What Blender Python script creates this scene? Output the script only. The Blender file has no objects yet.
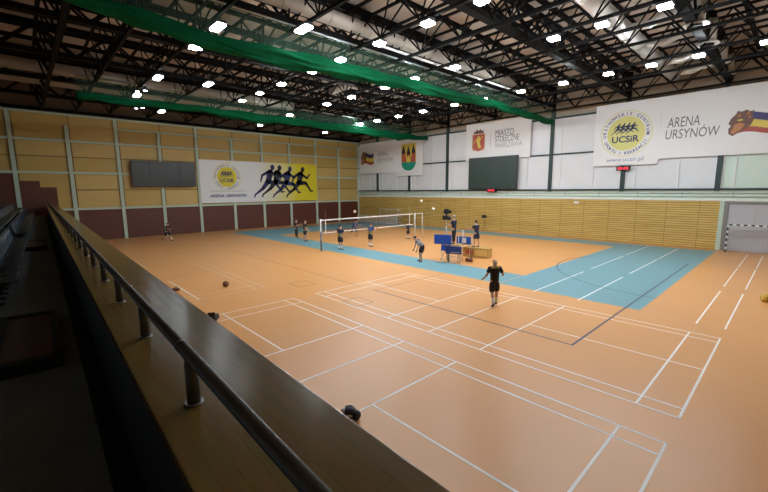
import bpy, bmesh, math, random
from mathutils import Vector, Matrix
random.seed(7)
S = bpy.context.scene
C = S.collection
R = math.radians
PI = math.pi

# ------------------------------------------------------------------ materials
def mat(name, col, rough=0.6, metal=0.0, var=0.0, scale=4.0, stretch=(1, 1, 1), coat=0.0, spec=0.5, bump=0.0):
    m = bpy.data.materials.new(name); m.use_nodes = True
    nt = m.node_tree; b = nt.nodes['Principled BSDF']
    b.inputs['Base Color'].default_value = (*col, 1)
    b.inputs['Roughness'].default_value = rough
    b.inputs['Metallic'].default_value = metal
    b.inputs['Specular IOR Level'].default_value = spec
    b.inputs['Coat Weight'].default_value = coat
    b.inputs['Coat Roughness'].default_value = 0.2
    if var > 0:
        tc = nt.nodes.new('ShaderNodeTexCoord'); mp = nt.nodes.new('ShaderNodeMapping')
        mp.inputs['Scale'].default_value = stretch
        nz = nt.nodes.new('ShaderNodeTexNoise'); nz.inputs['Scale'].default_value = scale; nz.inputs['Detail'].default_value = 5
        mx = nt.nodes.new('ShaderNodeMixRGB')
        mx.inputs['Color1'].default_value = (*[c * (1 - var) for c in col], 1)
        mx.inputs['Color2'].default_value = (*[min(1, c * (1 + var)) for c in col], 1)
        nt.links.new(tc.outputs['Object'], mp.inputs['Vector']); nt.links.new(mp.outputs['Vector'], nz.inputs['Vector'])
        nt.links.new(nz.outputs['Fac'], mx.inputs['Fac']); nt.links.new(mx.outputs['Color'], b.inputs['Base Color'])
        if bump > 0:
            bp = nt.nodes.new('ShaderNodeBump'); bp.inputs['Strength'].default_value = bump; bp.inputs['Distance'].default_value = 0.02
            nt.links.new(nz.outputs['Fac'], bp.inputs['Height']); nt.links.new(bp.outputs['Normal'], b.inputs['Normal'])
    return m

def emit(name, col, s):
    m = bpy.data.materials.new(name); m.use_nodes = True
    nt = m.node_tree; b = nt.nodes['Principled BSDF']
    b.inputs['Base Color'].default_value = (*col, 1)
    b.inputs['Emission Color'].default_value = (*col, 1); b.inputs['Emission Strength'].default_value = s
    return m

M = {}
M['orange'] = mat('court_orange', (0.71, 0.338, 0.120), 0.34, 0, 0.07, 0.35, (1, 1, 1), spec=0.4)
M['blue'] = mat('court_blue', (0.155, 0.330, 0.385), 0.42, 0, 0.08, 0.3, spec=0.4)
M['line'] = mat('line_white', (0.94, 0.90, 0.86), 0.45)
M['line_faint'] = mat('line_worn', (0.70, 0.44, 0.26), 0.45)
M['line_pale'] = mat('line_worn_pale', (0.76, 0.58, 0.44), 0.45)
M['navy_line'] = mat('line_navy', (0.05, 0.055, 0.10), 0.45)
M['red_line'] = mat('line_brown', (0.36, 0.14, 0.07), 0.45)
M['steel'] = mat('truss_black_steel', (0.0045, 0.004, 0.004), 0.7, spec=0.1)
M['deck'] = mat('roof_deck', (0.54, 0.45, 0.38), 0.75, 0, 0.12, 0.5)
M['beige'] = mat('wall_beige', (0.42, 0.36, 0.29), 0.85, 0, 0.06, 0.5)
M['upper_brown'] = mat('upper_wall_brown', (0.20, 0.16, 0.13), 0.85)
M['mint'] = mat('mint_paint', (0.52, 0.63, 0.52), 0.6)
M['mintwhite'] = mat('mint_white_paint', (0.74, 0.85, 0.79), 0.6)
M['green_steel'] = mat('dark_green_steel', (0.022, 0.048, 0.048), 0.45)
M['pane'] = mat('window_blind_white', (0.76, 0.78, 0.82), 0.35, 0, 0.05, 0.8)
M['pane_mint'] = mat('window_blind_mint', (0.66, 0.80, 0.73), 0.35, 0, 0.05, 0.8)
M['white'] = mat('white_plastic', (0.82, 0.83, 0.85), 0.5)
M['cream'] = mat('cream_cap', (0.78, 0.74, 0.62), 0.5)
M['ochre'] = mat('ochre_panel', (0.55, 0.375, 0.105), 0.5, 0, 0.10, 1.2, (1, 0.25, 2))
M['ochre_pale'] = mat('ochre_panel_pale', (0.63, 0.445, 0.15), 0.5, 0, 0.10, 1.2, (1, 0.25, 2))
M['groove'] = mat('panel_groove', (0.10, 0.06, 0.025), 0.8)
M['maroon'] = mat('maroon_padding', (0.115, 0.030, 0.018), 0.5, 0, 0.1, 1.0)
M['tan'] = mat('parapet_wood', (0.30, 0.20, 0.09), 0.3, 0, 0.15, 2)
M['black'] = mat('black_matte', (0.012, 0.012, 0.013), 0.6)
M['screen'] = mat('scoreboard_glass', (0.018, 0.019, 0.022), 0.35)
M['screen_bezel'] = mat('scoreboard_bezel', (0.03, 0.03, 0.034), 0.5)
M['board'] = mat('dark_green_board', (0.035, 0.058, 0.052), 0.4)
M['banner'] = mat('banner_vinyl', (0.86, 0.86, 0.88), 0.5)
M['ink_navy'] = mat('ink_navy', (0.02, 0.03, 0.14), 0.5)
M['ink_grey'] = mat('ink_grey', (0.12, 0.13, 0.15), 0.5)
M['ink_pale'] = mat('ink_pale_grey', (0.40, 0.41, 0.44), 0.5)
M['ink_blue'] = mat('ink_blue_grey', (0.25, 0.28, 0.45), 0.5)
M['ink_black'] = mat('ink_black', (0.012, 0.014, 0.03), 0.5)
M['logo_yellow'] = mat('logo_yellow', (0.80, 0.66, 0.03), 0.5)
M['logo_pale'] = mat('logo_pale_yellow', (0.72, 0.70, 0.25), 0.5)
M['crest_red'] = mat('crest_red', (0.50, 0.10, 0.06), 0.5)
M['crest_yellow'] = mat('crest_yellow', (0.75, 0.60, 0.10), 0.5)
M['crest_green'] = mat('crest_green', (0.01, 0.33, 0.22), 0.5)
M['crest_orange'] = mat('crest_orange', (0.55, 0.22, 0.08), 0.5)
M['lion_brown'] = mat('emblem_brown', (0.16, 0.07, 0.05), 0.5)
M['flag_red'] = mat('emblem_red', (0.42, 0.07, 0.05), 0.5)
M['flag_navy'] = mat('emblem_navy', (0.05, 0.04, 0.17), 0.5)
M['cyan'] = mat('ink_teal', (0.05, 0.2, 0.25), 0.5)
M['curtain'] = mat('green_curtain_fabric', (0.001, 0.085, 0.032), 0.8, 0, 0.35, 3, spec=0.08)
M['duct'] = mat('galvanised_duct', (0.62, 0.60, 0.57), 0.35, 0.45, 0.1, 2)
M['duct_beige'] = mat('beige_duct', (0.42, 0.37, 0.32), 0.6, 0.0, 0.1, 2)
M['lamp_body'] = mat('lamp_body', (0.05, 0.05, 0.055), 0.5)
M['lamp'] = emit('lamp_diffuser', (0.89, 0.96, 1.0), 262.0)
M['lamp_dim'] = emit('lamp_diffuser_dim', (0.89, 0.96, 1.0), 26.0)
M['spot'] = emit('spot_lens', (0.75, 0.80, 1.0), 14.0)
M['led'] = emit('red_digits', (1.0, 0.03, 0.06), 0.7)
M['rail'] = mat('rail_grey_paint', (0.15, 0.155, 0.165), 0.33, 0.3, spec=0.5)
M['post'] = mat('rail_post_paint', (0.10, 0.085, 0.065), 0.4, 0.3)
M['walk'] = mat('walkway_concrete', (0.20, 0.26, 0.29), 0.85, 0, 0.25, 2)
M['walk_shade'] = mat('walkway_edge_shade', (0.006, 0.006, 0.006), 0.95)  # near-black colour painting the shade beside the parapet
M['seat'] = mat('seat_navy_plastic', (0.02, 0.035, 0.05), 0.22)
M['seat_metal'] = mat('seat_bracket', (0.02, 0.02, 0.022), 0.5, 0.5)
M['stepwood'] = mat('step_brown_panel', (0.14, 0.085, 0.07), 0.7, 0, 0.2, 3)
M['skin'] = mat('skin', (0.50, 0.29, 0.20), 0.55)
M['eye'] = mat('eye_dark', (0.03, 0.02, 0.02), 0.3)
M['hair'] = mat('hair_dark', (0.03, 0.022, 0.018), 0.7)
M['hair_grey'] = mat('hair_grey', (0.33, 0.31, 0.29), 0.7)
M['hair_brown'] = mat('hair_brown', (0.10, 0.06, 0.035), 0.7)
M['cloth_black'] = mat('cloth_black', (0.012, 0.012, 0.018), 0.8)
M['cloth_navy'] = mat('cloth_navy', (0.018, 0.022, 0.055), 0.8)
M['cloth_blue'] = mat('cloth_blue', (0.045, 0.085, 0.22), 0.8)
M['cloth_olive'] = mat('cloth_olive', (0.24, 0.20, 0.06), 0.8)
M['cloth_grey'] = mat('cloth_grey', (0.30, 0.32, 0.36), 0.8)
M['cloth_white'] = mat('cloth_white', (0.72, 0.72, 0.72), 0.8)
M['shoe'] = mat('shoe_dark', (0.02, 0.02, 0.03), 0.5)
M['shoe_white'] = mat('shoe_white', (0.7, 0.7, 0.7), 0.5)
M['pad_blue'] = mat('blue_vinyl_pad', (0.008, 0.075, 0.40), 0.4)
M['pad_navy'] = mat('navy_vinyl_pad', (0.012, 0.035, 0.16), 0.4)
M['metal'] = mat('bright_steel', (0.50, 0.51, 0.53), 0.35, 0.7)
M['post_grey'] = mat('net_post_paint', (0.68, 0.68, 0.66), 0.4)
M['tape'] = mat('net_tape', (0.85, 0.83, 0.78), 0.6)
M['netcord'] = mat('net_cord', (0.03, 0.03, 0.035), 0.8)
M['netwhite'] = mat('goal_net_cord', (0.72, 0.72, 0.72), 0.8)
M['plywood'] = mat('plywood', (0.50, 0.31, 0.10), 0.5, 0, 0.12, 2)
M['ball_white'] = mat('ball_white', (0.85, 0.83, 0.76), 0.4)
M['ball_yellow'] = mat('ball_yellow', (0.75, 0.50, 0.06), 0.4)
M['ball_brown'] = mat('ball_brown', (0.17, 0.065, 0.03), 0.5)
M['ball_dark'] = mat('ball_dark_panel', (0.02, 0.02, 0.03), 0.5)
M['bag_navy'] = mat('bag_navy', (0.02, 0.028, 0.065), 0.7)
M['bag_black'] = mat('bag_black', (0.014, 0.013, 0.014), 0.7)
M['bag_grey'] = mat('bag_silver', (0.62, 0.65, 0.70), 0.6)
M['bag_brown'] = mat('bag_brown', (0.15, 0.055, 0.03), 0.7)
M['door_grey'] = mat('door_grey_paint', (0.50, 0.50, 0.54), 0.5, 0, 0.05, 0.7)
M['door_frame'] = mat('door_frame_grey', (0.22, 0.23, 0.24), 0.5)

# slatted wood on the far wall
def slat_material():
    m = bpy.data.materials.new('slatted_oak_cladding'); m.use_nodes = True
    nt = m.node_tree; b = nt.nodes['Principled BSDF']; b.inputs['Roughness'].default_value = 0.5
    tc = nt.nodes.new('ShaderNodeTexCoord'); sx = nt.nodes.new('ShaderNodeSeparateXYZ')
    nt.links.new(tc.outputs['Object'], sx.inputs[0])
    def mth(op, a, v=None, v2=None):
        n = nt.nodes.new('ShaderNodeMath'); n.operation = op
        for i, q in enumerate((a, v, v2)):
            if q is None: continue
            if hasattr(q, 'node'): nt.links.new(q, n.inputs[i])
            else: n.inputs[i].default_value = q
        return n.outputs[0]
    zf = mth('FRACT', mth('DIVIDE', sx.outputs['Z'], 0.182))
    groove = mth('LESS_THAN', zf, 0.26)
    xf = mth('FRACT', mth('DIVIDE', mth('ADD', sx.outputs['X'], 100.0), 2.09))
    joint = mth('LESS_THAN', xf, 0.018)
    nz = nt.nodes.new('ShaderNodeTexNoise'); nz.inputs['Scale'].default_value = 1.0; nz.inputs['Detail'].default_value = 4
    mp = nt.nodes.new('ShaderNodeMapping'); mp.inputs['Scale'].default_value = (0.5, 1, 7)
    nt.links.new(tc.outputs['Object'], mp.inputs[0]); nt.links.new(mp.outputs[0], nz.inputs['Vector'])
    ramp = nt.nodes.new('ShaderNodeValToRGB')
    ramp.color_ramp.elements[0].position = 0.3; ramp.color_ramp.elements[0].color = (0.55, 0.345, 0.080, 1)
    ramp.color_ramp.elements[1].position = 0.7; ramp.color_ramp.elements[1].color = (0.72, 0.49, 0.15, 1)
    nt.links.new(nz.outputs['Fac'], ramp.inputs[0])
    mx = nt.nodes.new('ShaderNodeMixRGB'); mx.inputs['Color2'].default_value = (0.17, 0.095, 0.024, 1)
    nt.links.new(mth('MULTIPLY', mth('MAXIMUM', groove, joint), 0.75), mx.inputs['Fac']); nt.links.new(ramp.outputs[0], mx.inputs['Color1'])
    nt.links.new(mx.outputs[0], b.inputs['Base Color'])
    return m
M['slats'] = slat_material()

# planked laminate on the parapet top
def counter_material():
    m = bpy.data.materials.new('parapet_laminate'); m.use_nodes = True
    nt = m.node_tree; b = nt.nodes['Principled BSDF']
    b.inputs['Roughness'].default_value = 0.21; b.inputs['Specular IOR Level'].default_value = 0.22
    tc = nt.nodes.new('ShaderNodeTexCoord')
    br = nt.nodes.new('ShaderNodeTexBrick'); br.inputs['Scale'].default_value = 1.0
    br.inputs['Brick Width'].default_value = 0.9; br.inputs['Row Height'].default_value = 0.085
    br.inputs['Mortar Size'].default_value = 0.0015
    br.inputs['Color1'].default_value = (0.20, 0.122, 0.034, 1); br.inputs['Color2'].default_value = (0.205, 0.128, 0.041, 1)
    br.inputs['Mortar'].default_value = (0.14, 0.085, 0.028, 1)
    nz = nt.nodes.new('ShaderNodeTexNoise'); nz.inputs['Scale'].default_value = 3.0; nz.inputs['Detail'].default_value = 6
    mp = nt.nodes.new('ShaderNodeMapping'); mp.inputs['Scale'].default_value = (1, 6, 1)
    nt.links.new(tc.outputs['Object'], br.inputs['Vector']); nt.links.new(tc.outputs['Object'], mp.inputs[0]); nt.links.new(mp.outputs[0], nz.inputs['Vector'])
    mx = nt.nodes.new('ShaderNodeMixRGB'); mx.blend_type = 'MULTIPLY'; mx.inputs['Fac'].default_value = 0.5
    nt.links.new(br.outputs['Color'], mx.inputs['Color1']); nt.links.new(nz.outputs['Color'], mx.inputs['Color2'])
    gm = nt.nodes.new('ShaderNodeMixRGB'); gm.blend_type = 'MULTIPLY'; gm.inputs['Fac'].default_value = 1.0; gm.inputs['Color2'].default_value = (1.25, 1.25, 1.25, 1)
    nt.links.new(mx.outputs[0], gm.inputs['Color1']); nt.links.new(gm.outputs[0], b.inputs['Base Color'])
    return m
M['counter'] = counter_material()

# white-to-yellow printed banner on the end wall (gradient along its own width)
def gradient_banner():
    m = bpy.data.materials.new('banner_white_to_yellow'); m.use_nodes = True
    nt = m.node_tree; b = nt.nodes['Principled BSDF']; b.inputs['Roughness'].default_value = 0.5
    tc = nt.nodes.new('ShaderNodeTexCoord'); sx = nt.nodes.new('ShaderNodeSeparateXYZ')
    nt.links.new(tc.outputs['Generated'], sx.inputs[0])
    r = nt.nodes.new('ShaderNodeValToRGB')
    r.color_ramp.elements[0].position = 0.42; r.color_ramp.elements[0].color = (0.84, 0.84, 0.86, 1)
    r.color_ramp.elements[1].position = 0.80; r.color_ramp.elements[1].color = (0.80, 0.66, 0.02, 1)
    nt.links.new(sx.outputs['Y'], r.inputs[0]); nt.links.new(r.outputs[0], b.inputs['Base Color'])
    return m
M['gradient'] = gradient_banner()

# fine netting: part thread, part hole
def netting():
    m = bpy.data.materials.new('green_fine_netting'); m.use_nodes = True
    nt = m.node_tree; b = nt.nodes['Principled BSDF']
    b.inputs['Base Color'].default_value = (0.05, 0.13, 0.08, 1); b.inputs['Roughness'].default_value = 0.7
    b.inputs['Alpha'].default_value = 0.34
    return m
M['netting'] = netting()

# ------------------------------------------------------------------ mesh builder
class MB:
    def __init__(s):
        s.bm = bmesh.new(); s.mats = []
    def _mi(s, m):
        if m not in s.mats: s.mats.append(m)
        return s.mats.index(m)
    def _new(s, fs, m):
        i = s._mi(m)
        for f in fs: f.material_index = i
        return s
    def box(s, c, d, m, rot=None, bev=0.0):
        mt = Matrix.Translation(c) @ (rot.to_4x4() if rot else Matrix()) @ Matrix.Diagonal((*d, 1))
        r = bmesh.ops.create_cube(s.bm, size=1, matrix=mt)
        vs = r['verts']; fs = list({f for v in vs for f in v.link_faces})
        if bev > 0:
            es = list({e for v in vs for e in v.link_edges})
            rb = bmesh.ops.bevel(s.bm, geom=es, offset=bev, segments=2, profile=0.7, affect='EDGES')
            fs = list({f for v in rb['verts'] for f in v.link_faces} | set(rb['faces']) | {f for f in fs if f.is_valid})
        return s._new(fs, m)
    def bar(s, a, b, w, h, m):
        a = Vector(a); b = Vector(b); d = b - a; L = d.length
        z = d.normalized(); x = Vector((0, 0, 1)).cross(z)
        if x.length < 1e-4: x = Vector((1, 0, 0))
        x.normalize(); y = z.cross(x)
        rot = Matrix((x, y, z)).transposed()
        return s.box((a + b) / 2, (w, h, L), m, rot)
    def tube(s, pts, r, m, n=10, caps=True, smooth=True):
        pts = [Vector(p) for p in pts]; rs = r if isinstance(r, (list, tuple)) else [r] * len(pts)
        rings = []; px = None
        for i, p in enumerate(pts):
            d = (pts[min(i + 1, len(pts) - 1)] - pts[max(i - 1, 0)]).normalized()
            if px is None:
                px = d.orthogonal().normalized()
            else:
                px = (px - d * px.dot(d)).normalized()
            py = d.cross(px)
            rings.append([s.bm.verts.new(p + (px * math.cos(t) + py * math.sin(t)) * rs[i]) for t in [2 * PI * k / n for k in range(n)]])
        fs = []
        for a, b in zip(rings, rings[1:]):
            for k in range(n): fs.append(s.bm.faces.new((a[k], a[(k + 1) % n], b[(k + 1) % n], b[k])))
        for f in fs: f.smooth = smooth
        if caps:
            fs.append(s.bm.faces.new(rings[0][::-1])); fs.append(s.bm.faces.new(rings[-1]))
        return s._new(fs, m)
    def poly(s, pts, m):
        return s._new([s.bm.faces.new([s.bm.verts.new(p) for p in pts])], m)
    def prism(s, pts, off, m):
        off = Vector(off); a = [s.bm.verts.new(p) for p in pts]; b = [s.bm.verts.new(Vector(p) + off) for p in pts]
        n = len(pts); fs = [s.bm.faces.new(a[::-1]), s.bm.faces.new(b)]
        for k in range(n): fs.append(s.bm.faces.new((a[k], a[(k + 1) % n], b[(k + 1) % n], b[k])))
        return s._new(fs, m)
    def ball(s, c, r, m, sc=(1, 1, 1), u=16, v=10, rot=None):
        mt = Matrix.Translation(c) @ (rot.to_4x4() if rot else Matrix()) @ Matrix.Diagonal((*[r * q for q in sc], 1))
        q = bmesh.ops.create_uvsphere(s.bm, u_segments=u, v_segments=v, radius=1, matrix=mt)
        fs = list({f for w in q['verts'] for f in w.link_faces})
        for f in fs: f.smooth = True
        return s._new(fs, m)
    def mesh(s, me, mt, m):
        n0 = len(s.bm.verts); nf = len(s.bm.faces)
        s.bm.from_mesh(me); s.bm.verts.ensure_lookup_table(); s.bm.faces.ensure_lookup_table()
        bmesh.ops.transform(s.bm, matrix=mt, verts=s.bm.verts[n0:])
        return s._new(s.bm.faces[nf:], m)
    def build(s, name, parent=None, loc=(0, 0, 0), rz=0, recalc=True):
        if recalc: bmesh.ops.recalc_face_normals(s.bm, faces=s.bm.faces[:])
        me = bpy.data.meshes.new(name); s.bm.to_mesh(me); s.bm.free()
        for k in s.mats: me.materials.append(M[k])
        o = bpy.data.objects.new(name, me); C.objects.link(o)
        o.location = loc; o.rotation_euler = (0, 0, rz)
        if parent: o.parent = parent
        return o

def tag(o, label=None, cat=None, group=None, kind=None):
    if label: o['label'] = label
    if cat: o['category'] = cat
    if group: o['group'] = group
    if kind: o['kind'] = kind
    return o
def thing(name, label, cat, loc=(0, 0, 0), rz=0, group=None):
    o = bpy.data.objects.new(name, None); C.objects.link(o); o.empty_display_size = 0.2
    o.location = loc; o.rotation_euler = (0, 0, rz)
    return tag(o, label, cat, group)
def dup(root, loc, rz=None, label=None, group=None):
    r = root.copy(); C.objects.link(r); r.location = loc
    if rz is not None: r.rotation_euler = (0, 0, rz)
    if label: r['label'] = label
    if group: r['group'] = group
    for ch in root.children:
        c = ch.copy(); C.objects.link(c); c.parent = r
        for g in ch.children:
            d = g.copy(); C.objects.link(d); d.parent = c
    return r

# lettering -----------------------------------------------------------
_tc = {}
def text_mesh(t, shear=0.0, bold=0.0):
    key = (t, shear, bold)
    if key in _tc: return _tc[key]
    cu = bpy.data.curves.new('lettering', 'FONT'); cu.body = t; cu.size = 1; cu.extrude = 0.004; cu.shear = shear; cu.offset = bold
    cu.resolution_u = 3
    o = bpy.data.objects.new('lettering', cu); C.objects.link(o)
    dg = bpy.context.evaluated_depsgraph_get(); dg.update()
    me = bpy.data.meshes.new_from_object(o.evaluated_get(dg))
    bpy.data.objects.remove(o); bpy.data.curves.remove(cu)
    xs = [v.co.x for v in me.vertices]; ys = [v.co.y for v in me.vertices]
    _tc[key] = (me, min(xs), max(xs), min(ys), max(ys))
    return _tc[key]
FAR = Matrix(((1, 0, 0, 0), (0, 0, -1, 0), (0, 1, 0, 0), (0, 0, 0, 1)))      # local x right, y up, on a wall facing -y
LEFT = Matrix(((0, 0, 1, 0), (1, 0, 0, 0), (0, 1, 0, 0), (0, 0, 0, 1)))      # on a wall facing +x
def put_text(mb, t, u0, u1, v0, v1, frame, origin, m, shear=0.0, bold=0.0):
    me, a, b, c, d = text_mesh(t, shear, bold)
    sx = (u1 - u0) / (b - a); sy = (v1 - v0) / (d - c)
    mt = Matrix.Translation(origin) @ frame @ Matrix.Translation((u0, v0, 0)) @ Matrix.Diagonal((sx, sy, 1, 1)) @ Matrix.Translation((-a, -c, 0))
    mb.mesh(me, mt, m)
def shape(mb, pts, frame, origin, m, lift=0.0, th=0.004):
    T = Matrix.Translation(origin) @ frame
    p = [T @ Vector((x, y, lift)) for x, y in pts]
    n = (T.to_3x3() @ Vector((0, 0, 1))) * th
    mb.prism(p, n, m)
def disc(mb, cx, cy, r, frame, origin, m, lift=0.0, n=40, ry=None):
    shape(mb, [(cx + r * math.cos(2 * PI * k / n), cy + (ry or r) * math.sin(2 * PI * k / n)) for k in range(n)], frame, origin, m, lift)
def ring_text(mb, t, cx, cy, r, a0, a1, h, frame, origin, m, inward=False, lift=0.012):
    n = len(t)
    for i, ch in enumerate(t):
        if ch == ' ': continue
        a = a0 + (a1 - a0) * i / (n - 1)
        me, x0, x1, y0, y1 = text_mesh(ch, 0, 0.015)
        s = h / 0.73
        rot = a - PI / 2 if not inward else a + PI / 2
        mt = (Matrix.Translation(origin) @ frame @ Matrix.Translation((cx + r * math.cos(a), cy + r * math.sin(a), lift)) @
              Matrix.Rotation(rot, 4, 'Z') @ Matrix.Diagonal((s, s, 1, 1)) @ Matrix.Translation((-(x0 + x1) / 2, -0.36, 0)))
        mb.mesh(me, mt, m)
def limb(mb, a, b, ra, rb, frame, origin, m, lift):
    a = Vector((*a, 0)); b = Vector((*b, 0)); d = (b - a).normalized(); n = Vector((-d.y, d.x, 0)); pts = []
    ang = math.atan2(n.y, n.x)
    for k in range(7):
        t = ang + PI * k / 6; pts.append((a.x + ra * math.cos(t), a.y + ra * math.sin(t)))
    for k in range(7):
        t = ang + PI + PI * k / 6; pts.append((b.x + rb * math.cos(t), b.y + rb * math.sin(t)))
    shape(mb, pts, frame, origin, m, lift)
def runner(mb, ox, oy, s, frame, origin, m, lift=0.01, d=0.0):
    def P(x, y): return (ox + x * s, oy + y * s)
    L = lambda a, b, ra, rb: limb(mb, P(*a), P(*b), ra * s, rb * s, frame, origin, m, lift)
    disc(mb, *P(0.16, 0.92), 0.072 * s, frame, origin, m, lift, 16, 0.09 * s)
    L((0.13, 0.84), (0.09, 0.78), 0.04, 0.05)
    L((0.07, 0.74), (0.0, 0.48), 0.115, 0.085)
    L((0.0, 0.46), (0.27, 0.40 + d), 0.085, 0.055); L((0.27, 0.40 + d), (0.47, 0.12 + d), 0.052, 0.025); L((0.46, 0.12 + d), (0.55, 0.13 + d), 0.03, 0.02)
    L((-0.02, 0.46), (-0.20, 0.24), 0.085, 0.055); L((-0.20, 0.24), (-0.46, 0.05), 0.05, 0.025); L((-0.46, 0.05), (-0.50, -0.03), 0.03, 0.02)
    L((0.13, 0.74), (0.32, 0.62), 0.05, 0.035); L((0.32, 0.62), (0.44, 0.76), 0.034, 0.022)
    L((0.0, 0.76), (-0.20, 0.66), 0.05, 0.035); L((-0.20, 0.66), (-0.27, 0.46), 0.034, 0.022)
def club_badge(mb, cx, cy, r, frame, origin, yellow, ink):
    disc(mb, cx, cy, r * 0.985, frame, origin, yellow if yellow == 'logo_yellow' else 'logo_pale', 0.004)
    disc(mb, cx, cy, r * 0.955, frame, origin, 'banner', 0.006)
    disc(mb, cx, cy, r * 0.72, frame, origin, yellow, 0.008)
    ring_text(mb, 'URSYNOWSKIE CENTRUM', cx, cy, r * 0.835, R(185), R(-5), r * 0.13, frame, origin, ink)
    ring_text(mb, 'SPORTU I REKREACJI', cx, cy, r * 0.835, R(205), R(335), r * 0.13, frame, origin, ink, True)
    for k in range(4):
        runner(mb, cx - r * 0.33 + k * r * 0.19, cy - r * 0.02, r * 0.46, frame, origin, ink, 0.014 + k * 0.001, 0.03 * (k % 2))
    put_text(mb, 'UCSiR', cx - r * 0.52, cx + r * 0.52, cy - r * 0.38, cy - r * 0.10, frame, Vector(origin) + frame.to_3x3() @ Vector((0, 0, 0.012)), ink, 0.0, 0.025)

# ------------------------------------------------------------------ dimensions (metres)
XL, YF = -45.11, 29.77       # end wall, far wall
COLS = [-2.95 - 6.26 * k for k in range(7)]
ROOF = 14.2
XR, YB = 12.0, -20.0

# ------------------------------------------------------------------ floor with its markings
fb = MB()
fb.box(((XL + XR) / 2, (YF + YB) / 2, -0.15), (XR - XL, YF - YB, 0.3), 'orange')
def strip(x0, y0, x1, y1, w, m, z):
    d = Vector((x1 - x0, y1 - y0, 0)); n = Vector((-d.y, d.x, 0)).normalized() * w / 2; e = d.normalized() * w / 2
    a = Vector((x0, y0, z)) - e; b = Vector((x1, y1, z)) + e
    fb.poly([a - n, b - n, b + n, a + n], m)
def rect(x0, y0, x1, y1, m, z): fb.poly([(x0, y0, z), (x1, y0, z), (x1, y1, z), (x0, y1, z)], m)
bz = 0.002
ox0, ox1, oy0, oy1 = -42.4, -2.5, 8.72, 28.7
ix0, ix1, iy0, iy1 = -36.0, -8.48, 11.3, 26.4
rect(ox0, oy0, ox1, iy0, 'blue', bz); rect(ox0, iy1, ox1, oy1, 'blue', bz)
rect(ox0, iy0, ix0, iy1, 'blue', bz); rect(ix1, iy0, ox1, iy1, 'blue', bz)
lz = 0.004
def badminton(x1, y1, m='line', w=0.05, sides=(1, 1)):
    x0, y0 = x1 - 13.4, y1 - 6.1
    for y in (y0, y1, y0 + 0.46, y1 - 0.46): strip(x0, y, x1, y, w, m, lz)
    for x in (x0, x1, x0 + 0.76, x1 - 0.76, x0 + 4.72, x1 - 4.72): strip(x, y0, x, y1, w, m, lz)
    strip(x0, y0 + 3.05, x0 + 4.72, y0 + 3.05, w, m, lz); strip(x1 - 4.72, y0 + 3.05, x1, y0 + 3.05, w, m, lz)
    strip(x0 + 6.7, y0, x0 + 6.7, y1, w, m, lz)
badminton(0, 0); badminton(0, 7.25)
badminton(-16.1, 0, 'line_pale'); strip(-20.8, -3.05, -16.1, -3.05, 0.05, 'line', lz + 0.001); badminton(-16.1, 7.25, 'line_faint')
for y0 in (8.42, 15.72, 22.3):
    y1 = y0 + 6.1
    strip(0, y0, 0, y1, 0.05, 'line', lz); strip(-0.76, y0, -0.76, y1, 0.05, 'line', lz)
    for y in (y0, y0 + 0.46, y1 - 0.46, y1): strip(-2.4, y, 0, y, 0.04, 'line_faint', lz)
    strip(-4.68, y0, -4.68, y1, 0.06, 'line', lz); strip(-6.62, y0, -6.62, y1, 0.06, 'line', lz)
strip(-2.5, 8.42, -13.4, 8.42, 0.04, 'line_faint', lz)
strip(-2.98, 3.42, -2.98, 21.4, 0.07, 'navy_line', lz + 0.001)
strip(-2.98, 3.42, -12.0, 3.42, 0.06, 'navy_line', lz + 0.001)
strip(-13.0, 3.42, -30.0, 3.42, 0.05, 'red_line', lz + 0.001)
strip(-11.9, 3.42, -11.9, 8.7, 0.05, 'red_line', lz + 0.001)
arc = [(-2.5 + 6.3 * math.cos(t), 17.4 + 6.3 * math.sin(t)) for t in [R(155 + 115 * k / 28) for k in range(29)]]
for a, b in zip(arc, arc[1:]): strip(*a, *b, 0.06, 'navy_line', lz + 0.001)
for x in (-11.5, -15.9):
    for a, b in (((x, 1.2), (x + 1, 1.2)), ((x + 1, 1.2), (x + 1, 2.1)), ((x + 1, 2.1), (x, 2.1)), ((x, 2.1), (x, 1.2))): strip(*a, *b, 0.05, 'red_line', lz + 0.002)
for x in (-8.54,): strip(x, oy0, x, iy0, 0.04, 'line_faint', lz)
# outlines of the playing rectangle and service area inside the blue surround
for x in (-16.5, -22.3, -28.2): strip(x, iy0, x, iy1, 0.05, 'line_faint', lz)
for x in (ix0 + 0.1, ix1 - 0.1): strip(x, iy0, x, iy1, 0.05, 'line_faint', lz)
fl = fb.build('floor', recalc=False); tag(fl, kind='structure')

# ------------------------------------------------------------------ walls
b = MB(); b.box(((XL + XR) / 2, YF + 0.2, 7.5), (XR - XL + 0.8, 0.4, 15.0), 'beige')
tag(b.build('wall_far'), kind='structure')
b = MB(); b.box((XL - 0.2, (YF + YB) / 2, 5.95), (0.4, YF - YB, 11.9), 'ochre'); b.box((XL - 0.2, (YF + YB) / 2, 13.45), (0.4, YF - YB, 3.1), 'upper_brown'); tag(b.build('wall_left'), kind='structure')
b = MB(); b.box((XR + 0.2, (YF + YB) / 2, 7.5), (0.4, YF - YB, 15.0), 'ochre'); tag(b.build('wall_right'), kind='structure')
b = MB(); b.box(((XL + XR) / 2, YB - 0.2, 7.5), (XR - XL + 0.8, 0.4, 15.0), 'beige'); tag(b.build('wall_back'), kind='structure')
b = MB(); b.box(((XL + XR) / 2, (YF + YB) / 2, ROOF + 0.15), (XR - XL, YF - YB, 0.3), 'deck')
x = XL + 1.2
while x < XR:
    b.box((x, (YF + YB) / 2, ROOF - 0.11), (0.20, YF - YB - 0.1, 0.22), 'steel'); x += 2.35
tag(b.build('ceiling'), kind='structure')

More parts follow.
